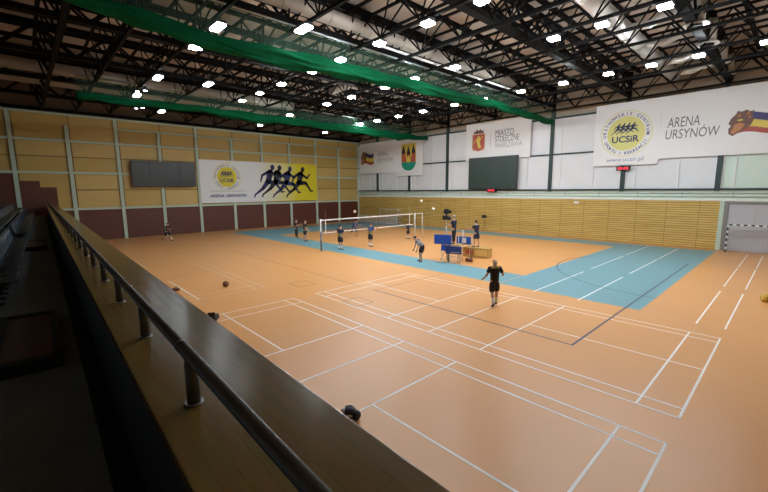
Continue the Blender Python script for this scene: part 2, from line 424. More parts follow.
# far wall: slatted cladding, pale band, sill, windows, columns
b = MB(); b.box(((XL - 2.68) / 2, YF - 0.05, 1.82), (-2.68 - XL, 0.10, 3.64), 'slats'); tag(b.build('trim_1'), kind='structure')
b = MB(); b.box(((XL + XR) / 2, YF - 0.03, 4.05), (XR - XL, 0.06, 0.80), 'mintwhite')
b.box(((XL - 2.68) / 2, YF - 0.09, 3.70), (-2.68 - XL, 0.18, 0.09), 'cream')
b.box((-2.54, YF - 0.06, 1.82), (0.27, 0.12, 3.64), 'mint')
tag(b.build('trim_2'), kind='structure')
b = MB(); b.box(((XL + XR) / 2, YF - 0.12, 4.52), (XR - XL, 0.24, 0.14), 'green_steel'); tag(b.build('trim_3'), kind='structure')
b = MB(); b.box(((XL + XR) / 2, YF - 0.10, 11.27), (XR - XL, 0.20, 0.16), 'green_steel'); tag(b.build('trim_4'), kind='structure')
n = 5
for cx in [3.31] + COLS:
    b = MB(); b.box((cx, YF - 0.15, 8.2 if cx != COLS[-1] else 8.2), (0.30, 0.30, 7.6), 'green_steel')
    b.box((cx, YF - 0.12, 12.7), (0.22, 0.24, 2.9), 'steel')
    tag(b.build('trim_%d' % n), kind='structure'); n += 1
edges = [9.5, 3.31] + COLS + [XL]
for i in range(len(edges) - 1):
    x1, x0 = edges[i] - 0.15, edges[i + 1] + 0.15
    pm = 'pane_mint' if i < 2 else 'pane'
    f = MB()
    for xx in (x0 + 0.06, x1 - 0.06, x0 + 0.75, x0 + (x1 - x0) * 0.62): f.box((xx, YF - 0.07, 7.9), (0.07, 0.14, 6.6), 'white')
    fo = f.build('window_%d' % (i + 1)); tag(fo, kind='structure')
    mr = MB(); mr.box(((x0 + x1) / 2, YF - 0.10, 7.9), (x1 - x0, 0.18, 0.13), 'green_steel'); mr.build('rail', fo)
    for (z0, z1) in ((4.6, 7.84), (7.97, 11.2)):
        q = MB(); q.box(((x0 + x1) / 2, YF - 0.03, (z0 + z1) / 2), (x1 - x0, 0.05, z1 - z0), pm); q.build('pane', fo)
# pipes on the pale band
for z, r, lab in ((4.24, 0.045, 'upper of the two thin grey pipes along the pale band above the slatted wall'), (3.98, 0.05, 'lower of the two thin grey pipes along the pale band above the slatted wall')):
    p = MB(); p.tube([(-44.9, YF - 0.16, z), (9, YF - 0.16, z)], r * 0.8, 'mint', 8)
    for k in range(18):
        p.box((-44 + k * 3.0, YF - 0.10, z), (0.06, 0.12, 0.14), 'door_frame')
    tag(p.build('pipe'), lab, 'pipe')

# door and its frame
f = MB()
f.box((-2.22, YF - 0.08, 1.72), (0.14, 0.16, 3.44), 'door_frame'); f.box((2.30, YF - 0.08, 1.72), (0.14, 0.16, 3.44), 'door_frame'); f.box((0.04, YF - 0.08, 3.50), (4.66, 0.16, 0.14), 'door_frame')
do = f.build('door_1'); tag(do, kind='structure')
for k in range(3):
    q = MB(); q.box((-2.15 + 1.46 * (k + 0.5), YF - 0.05, 1.715), (1.45, 0.09, 3.43), 'door_grey')
    for z in (0.6, 1.75, 2.9): q.box((-2.15 + 1.46 * (k + 0.5), YF - 0.1, z), (1.25, 0.012, 0.9), 'door_grey')
    q.build('door_leaf', do)

# end wall: maroon padding, pilasters, rails, panel grooves
PIL = [-12.3, -8.46, -4.66, -0.9, 2.78, 6.47, 10.38, 14.13, 17.95, 22.0, 25.9, 29.6]
b = MB()
for y0, y1 in zip(PIL, PIL[1:]):
    if y1 > -4: b.box((XL + 0.05, (y0 + y1) / 2, 1.47), (0.10, y1 - y0, 2.94), 'maroon')
for (y0, y1, z1) in ((-20, -8.3, 6.28), (-8.3, -6.95, 5.66), (-6.95, -5.84, 5.1), (-5.84, -4.66, 2.94)):
    b.box((XL + 0.05, (y0 + y1) / 2, z1 / 2), (0.10, y1 - y0, z1), 'maroon')
tag(b.build('trim_20'), kind='structure')
n = 21
for k, y in enumerate(PIL):
    top = 11.66 if k % 2 == 1 else 10.66
    if y > 27: top = 11.66
    b = MB(); b.box((XL + 0.10, y, top / 2), (0.20, 0.30, top), 'mint'); tag(b.build('trim_%d' % n), kind='structure'); n += 1
b = MB()
for z, y0, y1 in ((3.06, -5.8, YF), (6.42, -20, YF), (9.28, -20, YF), (11.62, -20, YF), (10.70, -0.9, 6.47), (10.70, 6.47, 14.13), (10.70, 14.13, 22.0), (10.70, 22.0, YF)):
    b.box((XL + 0.09, (y0 + y1) / 2, z), (0.18, y1 - y0, 0.20 if z != 10.70 else 0.14), 'mint')
tag(b.build('trim_%d' % n), kind='structure'); n += 1
b = MB()
for y0, y1 in zip(PIL, PIL[1:]):
    for z in (4.85, 7.86) + ((5.6, 8.5) if y0 > 21 else ()):
        if z < 5.2 and y1 < -4: continue
        b.box((XL + 0.015, (y0 + y1) / 2, z), (0.03, y1 - y0, 0.05), 'groove')
    b.box((XL + 0.03, y0 + 0.20, 7.4), (0.06, 0.05, 8.4), 'groove')
    for z0, z1 in ((3.2, 4.8), (4.9, 6.3), (6.55, 7.8), (7.92, 9.15), (9.42, 10.6)):
        if z0 < 5.2 and y1 < -4: continue
        if y1 < -7: continue
        pm = 'ochre_pale' if (int(y0 * 7 + z0 * 3) % 3) else 'ochre'
        b.box((XL + 0.02, (y0 + y1) / 2 + 0.03, (z0 + z1) / 2), (0.035, y1 - y0 - 0.50, z1 - z0 - 0.04), pm)
tag(b.build('trim_%d' % n), kind='structure'); n += 1
b = MB(); b.box((XL + 0.3, (YF + YB) / 2, 11.86), (0.5, YF - YB, 0.24), 'steel'); tag(b.build('trim_%d' % n), kind='structure'); n += 1

# ------------------------------------------------------------------ things on the end wall
t = thing('scoreboard', 'wide black electronic scoreboard, switched off, on the ochre end wall', 'scoreboard', (XL + 0.41, 3.0, 5.14))
b = MB(); b.box((0.10, 0, 1.30), (0.22, 6.05, 2.60), 'screen_bezel', bev=0.02); b.build('housing', t)
for (y0, y1, z0, z1) in ((-2.95, -1.45, 0.08, 2.52), (-1.38, 1.42, 0.08, 1.80), (-1.38, 1.42, 1.88, 2.52), (1.49, 2.95, 0.08, 2.52)):
    b = MB(); b.box((0.22, (y0 + y1) / 2, (z0 + z1) / 2), (0.03, y1 - y0, z1 - z0), 'screen'); b.build('display_panel', t)
for y in (-2, 0, 2):
    b = MB(); b.box((-0.10 if y == 0 else -0.18, y, 1.3), (0.2 if y == 0 else 0.36, 0.15, 2.0), 'steel'); b.build('bracket', t)

t = thing('banner', 'long banner fading from white to yellow with four dark running figures, beside the scoreboard', 'banner', (XL + 0.229, 14.3, 3.30))
b = MB(); b.box((0, 0, 2.44), (0.05, 15.5, 4.88), 'gradient'); b.build('sheet', t)
b = MB(); O = (0.027, -7.75, 0)
club_badge(b, 3.05, 2.98, 1.62, LEFT, O, 'logo_yellow', 'ink_navy')
put_text(b, 'ARENA URSYNÓW', 0.95, 5.35, 0.62, 1.05, LEFT, O, 'ink_navy', 0.15, 0.03)
put_text(b, 'WARSZAWSKIE CENTRUM SPORTU', 1.0, 5.3, 1.25, 1.42, LEFT, O, 'ink_pale')
b.build('lettering', t)
b = MB()
for k, (dx, dy, s, d) in enumerate(((8.35, 0.70, 3.9, 0.0), (9.35, 0.70, 3.85, 0.03), (10.85, 0.62, 3.85, 0.0), (12.75, 0.60, 3.85, 0.05))):
    runner(b, dx - 0.1, dy, s, LEFT, O, 'ink_black' if k % 2 else 'ink_navy', 0.004 + 0.003 * k, d)
b.build('running_figures', t)

# ------------------------------------------------------------------ banners on the far wall
YB_ = YF - 0.323
def far_banner(label, x0, x1, z0, z1, dy=0.0):
    t = thing('banner', label, 'banner', (x0, YB_ - dy, z0))
    b = MB(); b.box(((x1 - x0) / 2, 0, (z1 - z0) / 2), (x1 - x0, 0.04, z1 - z0), 'banner'); b.build('sheet', t)
    return t
FO = (0, -0.022, 0)
def lion(mb, x, z, w, h):
    """animal head emblem trailing a striped scarf"""
    P = lambda pts: [(x + px * w, z + pz * h) for px, pz in pts]
    nn = 16
    def band(a, c, m, lift):
        up = [(0.10 + 0.9 * k / nn, a + 0.10 * math.sin(5.5 * k / nn + 0.3) + 0.10 * k / nn) for k in range(nn + 1)]
        lo = [(q, v - (a - c)) for q, v in up]
        shape(mb, P(up + lo[::-1]), FAR, FO, m, lift)
    band(0.78, 0.40, 'flag_navy', 0.004); band(0.50, 0.20, 'crest_yellow', 0.006); band(0.22, 0.02, 'flag_red', 0.008)
    shape(mb, P([(0.02, 0.10), (0.10, 0.0), (0.26, 0.20), (0.40, 0.40), (0.44, 0.62), (0.40, 0.80), (0.44, 0.95), (0.36, 0.92), (0.30, 1.0), (0.22, 0.94), (0.14, 0.98), (0.12, 0.86), (0.04, 0.70), (0.00, 0.52), (0.05, 0.40), (0.01, 0.30)]), FAR, FO, 'lion_brown', 0.012)
    shape(mb, P([(0.05, 0.14), (0.11, 0.08), (0.24, 0.26), (0.30, 0.44), (0.20, 0.52), (0.10, 0.44), (0.09, 0.30)]), FAR, FO, 'crest_orange', 0.016)
    shape(mb, P([(0.14, 0.62), (0.22, 0.66), (0.27, 0.60), (0.19, 0.57)]), FAR, FO, 'crest_yellow', 0.016)
    for q in ((0.36, 0.72), (0.33, 0.86), (0.18, 0.80)): shape(mb, P([(q[0] - 0.03, q[1] - 0.06), (q[0] + 0.03, q[1] - 0.05), (q[0] + 0.01, q[1] + 0.07)]), FAR, FO, 'crest_orange', 0.016)

t = far_banner('large white banner with round yellow badge and web address over a red clock', -11.62, -6.77, 6.58, 11.75)
b = MB(); club_badge(b, 2.42, 2.62, 1.93, FAR, FO, 'logo_pale', 'ink_navy')
put_text(b, 'www.ucsir.pl', 1.12, 3.86, 0.22, 0.66, FAR, FO, 'ink_blue', 0.1); b.build('lettering', t)
t = far_banner('very long white banner reading ARENA URSYNÓW right of the badge banner', -6.77, 6.5, 6.98, 11.75)
b = MB(); put_text(b, 'ARENA', 0.42, 2.42, 2.33, 3.06, FAR, FO, 'ink_grey', 0.08); put_text(b, 'URSYNÓW', 0.36, 3.62, 1.45, 2.34, FAR, FO, 'ink_grey', 0.08)
b.box((0.0 - 0.02, -0.022, 3.0), (0.015, 0.004, 0.9), 'ink_pale'); b.build('lettering', t)
b = MB(); lion(b, 4.05, 1.30, 3.0, 1.75); b.build('emblem', t)
t = far_banner('white banner with crowned red shield reading MIASTO STOŁECZNE WARSZAWA above the dark board', -25.25, -17.55, 7.82, 11.95)
b = MB()
put_text(b, 'MIASTO', 3.72, 5.85, 2.45, 3.05, FAR, FO, 'ink_grey', 0.05); put_text(b, 'STOŁECZNE', 3.72, 6.45, 1.80, 2.42, FAR, FO, 'ink_grey', 0.05); put_text(b, 'WARSZAWA', 3.72, 6.80, 1.18, 1.72, FAR, FO, 'ink_pale', 0.05)
shape(b, [(3.15, 1.3), (3.19, 1.3), (3.19, 3.1), (3.15, 3.1)], FAR, FO, 'ink_pale'); b.build('lettering', t)
b = MB()
shape(b, [(0.85, 2.85), (0.85, 1.35), (1.0, 1.12), (1.45, 1.05), (1.65, 0.98), (1.85, 1.05), (2.3, 1.12), (2.45, 1.35), (2.45, 2.85)], FAR, FO, 'crest_orange', 0.004)
shape(b, [(0.95, 2.78), (0.95, 1.40), (1.65, 1.08), (2.35, 1.40), (2.35, 2.78)], FAR, FO, 'crest_red', 0.008)
shape(b, [(1.5, 2.5), (1.62, 2.68), (1.78, 2.62), (1.80, 2.45), (1.98, 2.2), (1.82, 2.1), (1.86, 1.75), (2.05, 1.45), (1.75, 1.30), (1.60, 1.45), (1.45, 1.9), (1.42, 2.2)], FAR, FO, 'crest_yellow', 0.012)
limb(b, (1.80, 2.3), (2.15, 2.6), 0.06, 0.03, FAR, FO, 'crest_yellow', 0.013); limb(b, (1.48, 2.3), (1.15, 2.05), 0.06, 0.03, FAR, FO, 'crest_yellow', 0.013); disc(b, 1.12, 2.0, 0.17, FAR, FO, 'crest_orange', 0.014, 16)
shape(b, [(1.0, 2.9), (1.05, 3.25), (1.25, 3.12), (1.4, 3.4), (1.65, 3.2), (1.9, 3.4), (2.05, 3.12), (2.25, 3.25), (2.3, 2.9)], FAR, FO, 'lion_brown', 0.008)
b.build('crest', t)
t = far_banner('smaller white banner reading ARENA URSYNÓW in the corner by the end wall', -44.35, -36.5, 7.02, 11.35, 0.0)
b = MB(); put_text(b, 'ARENA', 3.95, 6.15, 2.35, 3.0, FAR, FO, 'ink_pale', 0.08); put_text(b, 'URSYNÓW', 3.9, 7.2, 1.5, 2.2, FAR, FO, 'ink_pale', 0.08); b.build('lettering', t)
b = MB(); lion(b, 0.35, 1.25, 2.85, 1.95); b.build('emblem', t)
t = far_banner('white banner bearing a shield with a three-towered red castle on a green base', -36.5, -31.75, 6.48, 11.15)
b = MB(); w = 2.62; x0 = 0.93
shape(b, [(x0, 4.15), (x0, 1.75)] + [(x0 + w / 2 - w / 2 * math.cos(PI * k / 12), 1.75 - 1.10 * math.sin(PI * k / 12)) for k in range(1, 12)] + [(x0 + w, 1.75), (x0 + w, 4.15)], FAR, FO, 'crest_yellow', 0.004)
shape(b, [(x0, 1.75)] + [(x0 + w / 2 - w / 2 * math.cos(PI * k / 12), 1.75 - 1.10 * math.sin(PI * k / 12)) for k in range(1, 12)] + [(x0 + w, 1.75)], FAR, FO, 'crest_green', 0.008)
for cx, h in ((0.42, 2.9), (1.31, 2.75), (2.20, 2.9)):
    shape(b, [(x0 + cx - 0.33, 1.75), (x0 + cx + 0.33, 1.75), (x0 + cx + 0.33, h), (x0 + cx - 0.33, h)], FAR, FO, 'crest_red', 0.010)
    shape(b, [(x0 + cx - 0.36, h), (x0 + cx + 0.36, h), (x0 + cx + 0.20, h + 0.55), (x0 + cx, h + 1.1), (x0 + cx - 0.20, h + 0.55)], FAR, FO, 'ink_black', 0.012)
shape(b, [(x0 + 0.1, 1.75), (x0 + 2.52, 1.75), (x0 + 2.52, 2.35), (x0 + 0.1, 2.35)], FAR, FO, 'crest_red', 0.012)
shape(b, [(x0 + 0.95, 1.75), (x0 + 1.67, 1.75), (x0 + 1.67, 2.3), (x0 + 1.31, 2.6), (x0 + 0.95, 2.3)], FAR, FO, 'crest_yellow', 0.016)
b.build('crest', t)
# dark board and the two red clocks
t = thing('display_board', 'large blank dark green-grey board hanging under the crowned shield banner', 'display board', (-21.7, YF - 0.48, 4.62))
b = MB(); b.box((0, 0, 1.74), (5.95, 0.12, 3.48), 'screen_bezel'); b.build('frame', t)
b = MB(); b.box((0, -0.062, 1.74), (5.75, 0.02, 3.28), 'board'); b.build('panel', t)
for x, z, lab in ((-9.15, 6.30, 'small red digital clock below the web address banner'), (-21.65, 4.50, 'small red digital clock under the blank dark board')):
    t = thing('digital_clock', lab, 'clock', (x, YF - 0.46 if z > 5 else YF - 0.62, z - 0.14))
    b = MB(); b.box((0, 0.03 if z > 5 else 0.14, 0.15), (1.05, 0.12 if z > 5 else 0.34, 0.34), 'black'); b.build('case', t)
    b = MB(); put_text(b, '88:88', -0.40, 0.40, 0.05, 0.26, FAR, (0, -0.033, 0), 'led', 0, 0.02); b.build('digits', t)
b = MB(); b.box((0, -0.02, 0), (0.42, 0.04, 0.18), 'white', bev=0.01)
tag(b.build('sign', loc=(-12.9, YF - 0.11, 3.36)), 'tiny white plate on the slatted wood wall', 'sign')

# ------------------------------------------------------------------ roof steel
def main_truss(x):
    t = thing('roof_truss', 'heavy black steel roof truss crossing the hall from the tribune to the far wall columns', 'roof truss', (x, 0, 12.3), group='heavy trusses across the hall')
    y0, y1 = YB + 0.05, YF - 0.25
    b = MB(); b.box((0, (y0 + y1) / 2, 0.0), (0.40, y1 - y0, 0.24), 'steel'); b.build('bottom_chord', t)
    b = MB(); b.box((0, (y0 + y1) / 2, 1.45), (0.40, y1 - y0, 0.24), 'steel'); b.build('top_chord', t)
    b = MB(); k = int((y1 - y0) / 1.6); st = (y1 - y0) / k
    for i in range(k):
        a, c = (0.0, 1.45) if i % 2 else (1.45, 0.0)
        for dx in (-0.22, 0.22): b.bar((dx, y0 + i * st, a), (dx, y0 + (i + 1) * st, c), 0.10, 0.10, 'steel')
    b.build('web', t)
for x in [9.57, 3.31] + COLS[:]: main_truss(x)
PUR = [28.7, 25.4, 22.0, 18.8, 15.2, 12.9, 10.7, 8.0, 5.1, 1.6, -1.5, -3.9, -6.2, -9.6, -13.0, -17.0]
def purlin(y):
    hv = 1.5 if y == -6.2 else 1.0
    t = thing('lattice_purlin', 'slim black steel lattice girder running the length of the hall under the roof', 'lattice girder', (0, y, 11.85), group='lattice girders along the hall')
    x0, x1 = XL + 0.6, XR - 0.1
    b = MB(); b.box(((x0 + x1) / 2, 0, 0), (x1 - x0, 0.13 * hv, 0.13 * hv), 'steel'); b.build('bottom_chord', t)
    for s in (-0.55, 0.55):
        b = MB(); b.box(((x0 + x1) / 2, s, 1.55), (x1 - x0, 0.11 * hv, 0.12 * hv), 'steel'); b.build('top_chord', t)
    k = int((x1 - x0) / 1.25); st = (x1 - x0) / k
    for s in (-0.55, 0.55):
        b = MB()
        for i in range(k):
            if i % 2: b.tube([(x0 + i * st, 0, 0), (x0 + (i + 1) * st, s, 1.55)], 0.042 * hv, 'steel', 5, False)
            else: b.tube([(x0 + i * st, s, 1.55), (x0 + (i + 1) * st, 0, 0)], 0.042 * hv, 'steel', 5, False)
        b.build('web', t)
for y in PUR: purlin(y)

# ------------------------------------------------------------------ lamps
def make_lamp(lx, ly, m):
    t = thing('ceiling_light', 'x', 'ceiling light')
    b = MB(); b.box((0, 0, 0.07), (lx + 0.04, ly + 0.04, 0.12), 'lamp_body', bev=0.02)
    b.build('housing', t)
    b = MB(); b.box((0, 0, -0.035), (lx, ly, 0.10), m, bev=0.012); b.build('diffuser', t)
    for x in (-lx * 0.4, lx * 0.4):
        b = MB(); b.tube([(x, 0, 0.12), (x, 0, 0.30)], 0.02, 'steel', 6); b.build('hanger', t)
    return t
ROWS = {
    ('row of ceiling lights nearest the far wall', 18.6): [-0.55, -3.1, -5.2, -7.4, -10.1, -13.05, -16.1, -18.85, -22.3, -25.4, -28.4, -31.0],
    ('second row of ceiling lights from the far wall', 10.55): [-0.3, -3.0, -5.2, -7.25, -12.85, -15.95, -18.65, -22.3, -25.55, -31.5],
    ('third row of ceiling lights from the far wall', 4.95): [-7.5, -10.1, -13.1, -16.15, -18.9, -22.6, -25.75, -28.8],
    ('row of ceiling lights over the near courts', 1.4): [-14.05, -25.7, -37.3],
    ('row of ceiling lights closest to the balcony', -1.4): [-16.3, -19.2, -26.2, -32.1],
    ('scattered ceiling lights by the end wall', 20.0): [],
}
LAMPZ = 11.56
protos = {}
def lamp(x, y, label, group, kind='square'):
    if kind not in protos:
        t = protos[kind] = make_lamp(*{'square': (0.44, 0.38, 'lamp'), 'long': (0.90, 0.36, 'lamp_dim'), 'dim': (0.44, 0.38, 'lamp_dim')}[kind])
    else: t = dup(protos[kind], (0, 0, 0))
    t.location = (x, y, LAMPZ); t['label'] = label; t['group'] = group
for (g, y), xs in ROWS.items():
    for x in xs: lamp(x, y, 'bright rectangular white ceiling light in the ' + g.replace('row of ceiling lights', 'row'), g, 'long' if y < 3 else ('dim' if (y < 6 and x < -24) else 'square'))
for x, y in ((-38.5, 11.0), (-38.4, 19.2), (-35.9, 22.5)):
    lamp(x, y, 'bright rectangular white ceiling light, one of three close to the end wall', 'ceiling lights by the end wall', 'dim')
sp = None
for x, y in ((-19.0, -1.0), (-30.2, -1.5), (-36.6, -0.4)):
    if sp is None:
        sp = thing('spotlight', 'pair of small bluish spotlights among the roof steel above the balcony side', 'spotlight', (x, y, 11.45), R(30), 'small bluish spotlights')
        for dx in (-0.35, 0.35):
            b = MB(); b.tube([(dx, 0, 0.02), (dx, 0, 0.28)], [0.15, 0.09], 'lamp_body', 12); h = b.build('can', sp)
            b = MB(); b.tube([(dx, 0, 0.0), (dx, 0, 0.02)], 0.12, 'spot', 12); b.build('lens', h)
        b = MB(); b.box((0, 0, 0.30), (0.9, 0.06, 0.05), 'steel'); b.build('bracket', sp)
    else: dup(sp, (x, y, 11.45), R(30))

# ------------------------------------------------------------------ ducts
def duct(name, label, pts, r, m, n=16, seams=0):
    p = MB(); p.tube(pts, r, m, n)
    if seams:
        a, c = Vector(pts[0]), Vector(pts[-1])
        for k in range(1, seams):
            q = a.lerp(c, k / seams); d = (c - a).normalized() * 0.03
            p.tube([q - d, q + d], r * 1.06, m, n)
    return tag(p.build(name), label, 'duct')
t = thing('air_duct', 'large silver ventilation duct with four side branches ending in round outlets, upper right', 'duct', (-6.0, 0, 13.0))
b = MB(); b.tube([(0, 3, 0), (0, 28.6, 0)], 0.40, 'duct', 20)
for k in range(12): b.tube([(0, 4 + k * 2.1, 0), (0, 4.06 + k * 2.1, 0)], 0.43, 'duct', 20)
b.build('main_pipe', t)
for y in (15.6, 19.1, 23.6, 27.0):
    b = MB(); b.tube([(0.3, y, -0.15), (1.3, y, -0.25), (1.8, y, -0.05), (2.95, y, -0.05)], 0.19, 'duct', 14); br = b.build('branch', t)
    b = MB(); b.tube([(3.12, y, 0.35), (3.12, y, -0.72)], 0.36, 'duct_beige', 20); b.build('riser', br)
    b = MB(); b.tube([(3.12, y, -0.72), (3.12, y, -0.86)], [0.38, 0.55], 'duct', 20); b.tube([(3.12, y, -0.88), (3.12, y, -0.92)], 0.30, 'steel', 16); b.build('outlet', br)
duct('air_duct', 'pale grey round duct crossing the roof beside the long green curtain', [(-15.15, -14, 12.95), (-15.1, 21, 12.95)], 0.34, 'duct_beige', 16, 14)
duct('air_duct', 'thin pale pipe crossing the roof on the court side of the long green curtain', [(-14.55, 6, 12.15), (-14.5, 21.5, 12.15)], 0.07, 'white', 10)
duct('air_duct', 'short beige duct running lengthwise between the two green curtains', [(-26.4, 11.6, 12.85), (-20.6, 11.6, 12.85)], 0.27, 'duct_beige', 14, 4)
duct('air_duct', 'beige duct on the court side of the small green curtain near the end wall', [(-33.3, -16, 12.75), (-33.3, 12, 12.75)], 0.38, 'duct_beige', 16, 12)
duct('air_duct', 'beige duct closest to the ochre end wall', [(-36.6, -16, 12.7), (-36.6, 14, 12.7)], 0.42, 'duct_beige', 16, 12)

# ------------------------------------------------------------------ rolled-up dividing curtains
def interp(tab, y):
    tab = sorted(tab)
    if y <= tab[0][0]: return tab[0][1]
    for (a, va), (c, vc) in zip(tab, tab[1:]):
        if y <= c:
            f = (y - a) / (c - a); f = f * f * (3 - 2 * f); return va + (vc - va) * f
    return tab[-1][1]
def curtain(label, x, bot, top, y0, y1, rodz, half, drop=0.12):
    t = thing('divider_curtain', label, 'curtain', (x, 0, 0))
    mb = MB(); n = 44; rings = []; N = int((y1 - y0) / 0.22)
    for i in range(N + 1):
        y = y0 + (y1 - y0) * i / N; zb, zt = interp(bot, y) - drop, interp(top, y) - drop; zc, hh = (zb + zt) / 2, (zt - zb) / 2
        ring = []
        for k in range(n):
            a = 2 * PI * k / n
            fold = 1 + 0.16 * math.sin(3 * a + y * 0.55 + 0.8 * math.sin(y * 0.7)) + 0.13 * math.sin(6 * a - y * 0.35 + 1.3) + 0.10 * math.sin(11 * a + y * 0.9 + math.sin(y * 1.3)) + 0.05 * math.sin(17 * a - y * 2.1)
            ring.append(mb.bm.verts.new((half * math.cos(a) * fold + 0.08 * math.sin(y * 0.8), y, zc + hh * math.sin(a) * (0.55 + 0.45 * fold) + 0.05 * math.sin(y * 1.9 + 2 * a))))
        rings.append(ring)
    fs = []
    for a, c in zip(rings, rings[1:]):
        for k in range(n): fs.append(mb.bm.faces.new((a[k], a[(k + 1) % n], c[(k + 1) % n], c[k])))
    fs.append(mb.bm.faces.new(rings[0][::-1])); fs.append(mb.bm.faces.new(rings[-1]))
    for f in fs: f.smooth = True
    mb._new(fs, 'curtain'); mb.build('fabric_roll', t)
    mb = MB(); fs = []; prev = None
    for i in range(N + 1):
        y = y0 + (y1 - y0) * i / N; w = 0.05 * math.sin(y * 3)
        cur = [mb.bm.verts.new((w, y, interp(top, y) - 0.12)), mb.bm.verts.new((-w * 0.5, y, (interp(top, y) + rodz) / 2)), mb.bm.verts.new((0, y, rodz))]
        if prev:
            for k in range(2): fs.append(mb.bm.faces.new((prev[k], cur[k], cur[k + 1], prev[k + 1])))
        prev = cur
    mb._new(fs, 'netting'); mb.build('net', t, recalc=False)
    mb = MB(); mb.tube([(0, y0, rodz), (0, y1, rodz)], 0.045, 'metal', 8); rod = mb.build('rod', t)
    mb = MB(); y = y0 + 1
    while y < y1:
        mb.tube([(0, y, rodz), (0, y, rodz + 0.35)], 0.012, 'steel', 5); y += 3.1
    mb.build('hanger', rod)
curtain('long rolled-up green dividing curtain with netting, nearer to the camera of the two', -15.4,
        [(-19, 11.0), (-9, 11.0), (-5.4, 10.72), (-4.2, 10.52), (-2.5, 10.44), (-0.5, 10.36), (2, 10.36), (3.7, 10.50), (7.9, 10.62), (14.6, 10.80), (19.8, 10.9), (29.5, 10.75)],
        [(-19, 11.5), (-9, 11.5), (-5.4, 11.2), (-2.4, 11.0), (-0.9, 10.98), (1, 11.12), (3.7, 11.2), (7.1, 11.27), (11.4, 11.32), (18.3, 11.42), (29.5, 11.2)], -18.5, 29.2, 12.15, 0.30)
curtain('rolled-up green dividing curtain with netting near the ochre end wall', -31.1,
        [(-19, 10.9), (-2.6, 10.72), (2.6, 10.85), (6.6, 10.6), (11.4, 10.78), (17.3, 10.65), (24, 10.6), (29.5, 10.85)],
        [(-19, 11.4), (-2.6, 11.15), (2.6, 11.28), (6.6, 11.3), (11.4, 11.35), (17.3, 11.40), (29.5, 11.25)], -5.0, 29.4, 12.1, 0.30)

# ------------------------------------------------------------------ balcony (turned slightly against the hall)
TH = -0.024
PV = Vector((-0.23, -8.0, 0))
ROT = Matrix.Rotation(TH, 3, 'Z')
def W(x, y, z=0.0): return PV + ROT @ (Vector((x, y, z)) - PV)
def local_build(mb, name, parent=None): return mb.build(name, parent)
BX0, BX1 = -44.4, 6.0
def bal_root(mb, name): return mb.build(name, loc=PV, rz=TH)
def L_(x, y, z): return (x - PV.x, y - PV.y, z)
FLZ = 2.62; CTZ = 3.56
b = MB(); cx = (BX0 + BX1) / 2
b.box(L_(cx, -7.47, 1.76), (BX1 - BX0, 0.60, 3.50), 'tan'); wp = bal_root(b, 'wall_near'); tag(wp, kind='structure')
b = MB(); b.box(L_(cx, -7.475, CTZ - 0.03), (BX1 - BX0, 0.71, 0.06), 'counter', bev=0.008); b.build('counter_top', wp)
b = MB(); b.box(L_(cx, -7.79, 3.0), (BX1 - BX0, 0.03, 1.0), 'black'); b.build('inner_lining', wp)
b = MB(); b.box(L_(cx, -8.55, FLZ - 0.15), (BX1 - BX0, 1.5, 0.3), 'walk'); b.box(L_(cx, -7.87, FLZ + 0.005), (BX1 - BX0, 0.20, 0.012), 'walk_shade')  # thin dark strip stands in for shade on the floor along the parapet
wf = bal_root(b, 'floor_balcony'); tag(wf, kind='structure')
b = MB()
for k in range(9):
    b.box(L_(cx, -9.75 - 0.85 * k, (FLZ + 0.38 * (k + 1)) / 2), (BX1 - BX0, 0.85, FLZ + 0.38 * (k + 1)), 'walk')
tr = bal_root(b, 'floor_tribune'); tag(tr, kind='structure')

t = thing('handrail', 'dark grey tubular handrail on short posts along the wooden balcony parapet', 'handrail', PV, TH)
b = MB(); b.tube([L_(5.9, -7.645, 3.82), L_(BX0 + 0.4, -7.645, 3.82)], 0.031, 'rail', 16)
xs = 1.62
b.build('rail', t)
k = 0
while xs > BX0 + 0.5:
    b = MB(); b.tube([L_(xs, -7.645, CTZ), L_(xs, -7.645, 3.80)], 0.034, 'post', 14); ps = b.build('post', t)
    b = MB(); b.tube([L_(xs, -7.645, CTZ), L_(xs, -7.645, CTZ + 0.010)], 0.046, 'metal', 16); b.build('flange', ps)
    xs -= 1.25
b = MB()
for xx in (-1.05, -13.6, -26.1): b.tube([L_(xx - 0.02, -7.645, 3.82), L_(xx + 0.02, -7.645, 3.82)], 0.033, 'post', 16)
b.build('coupling', t)

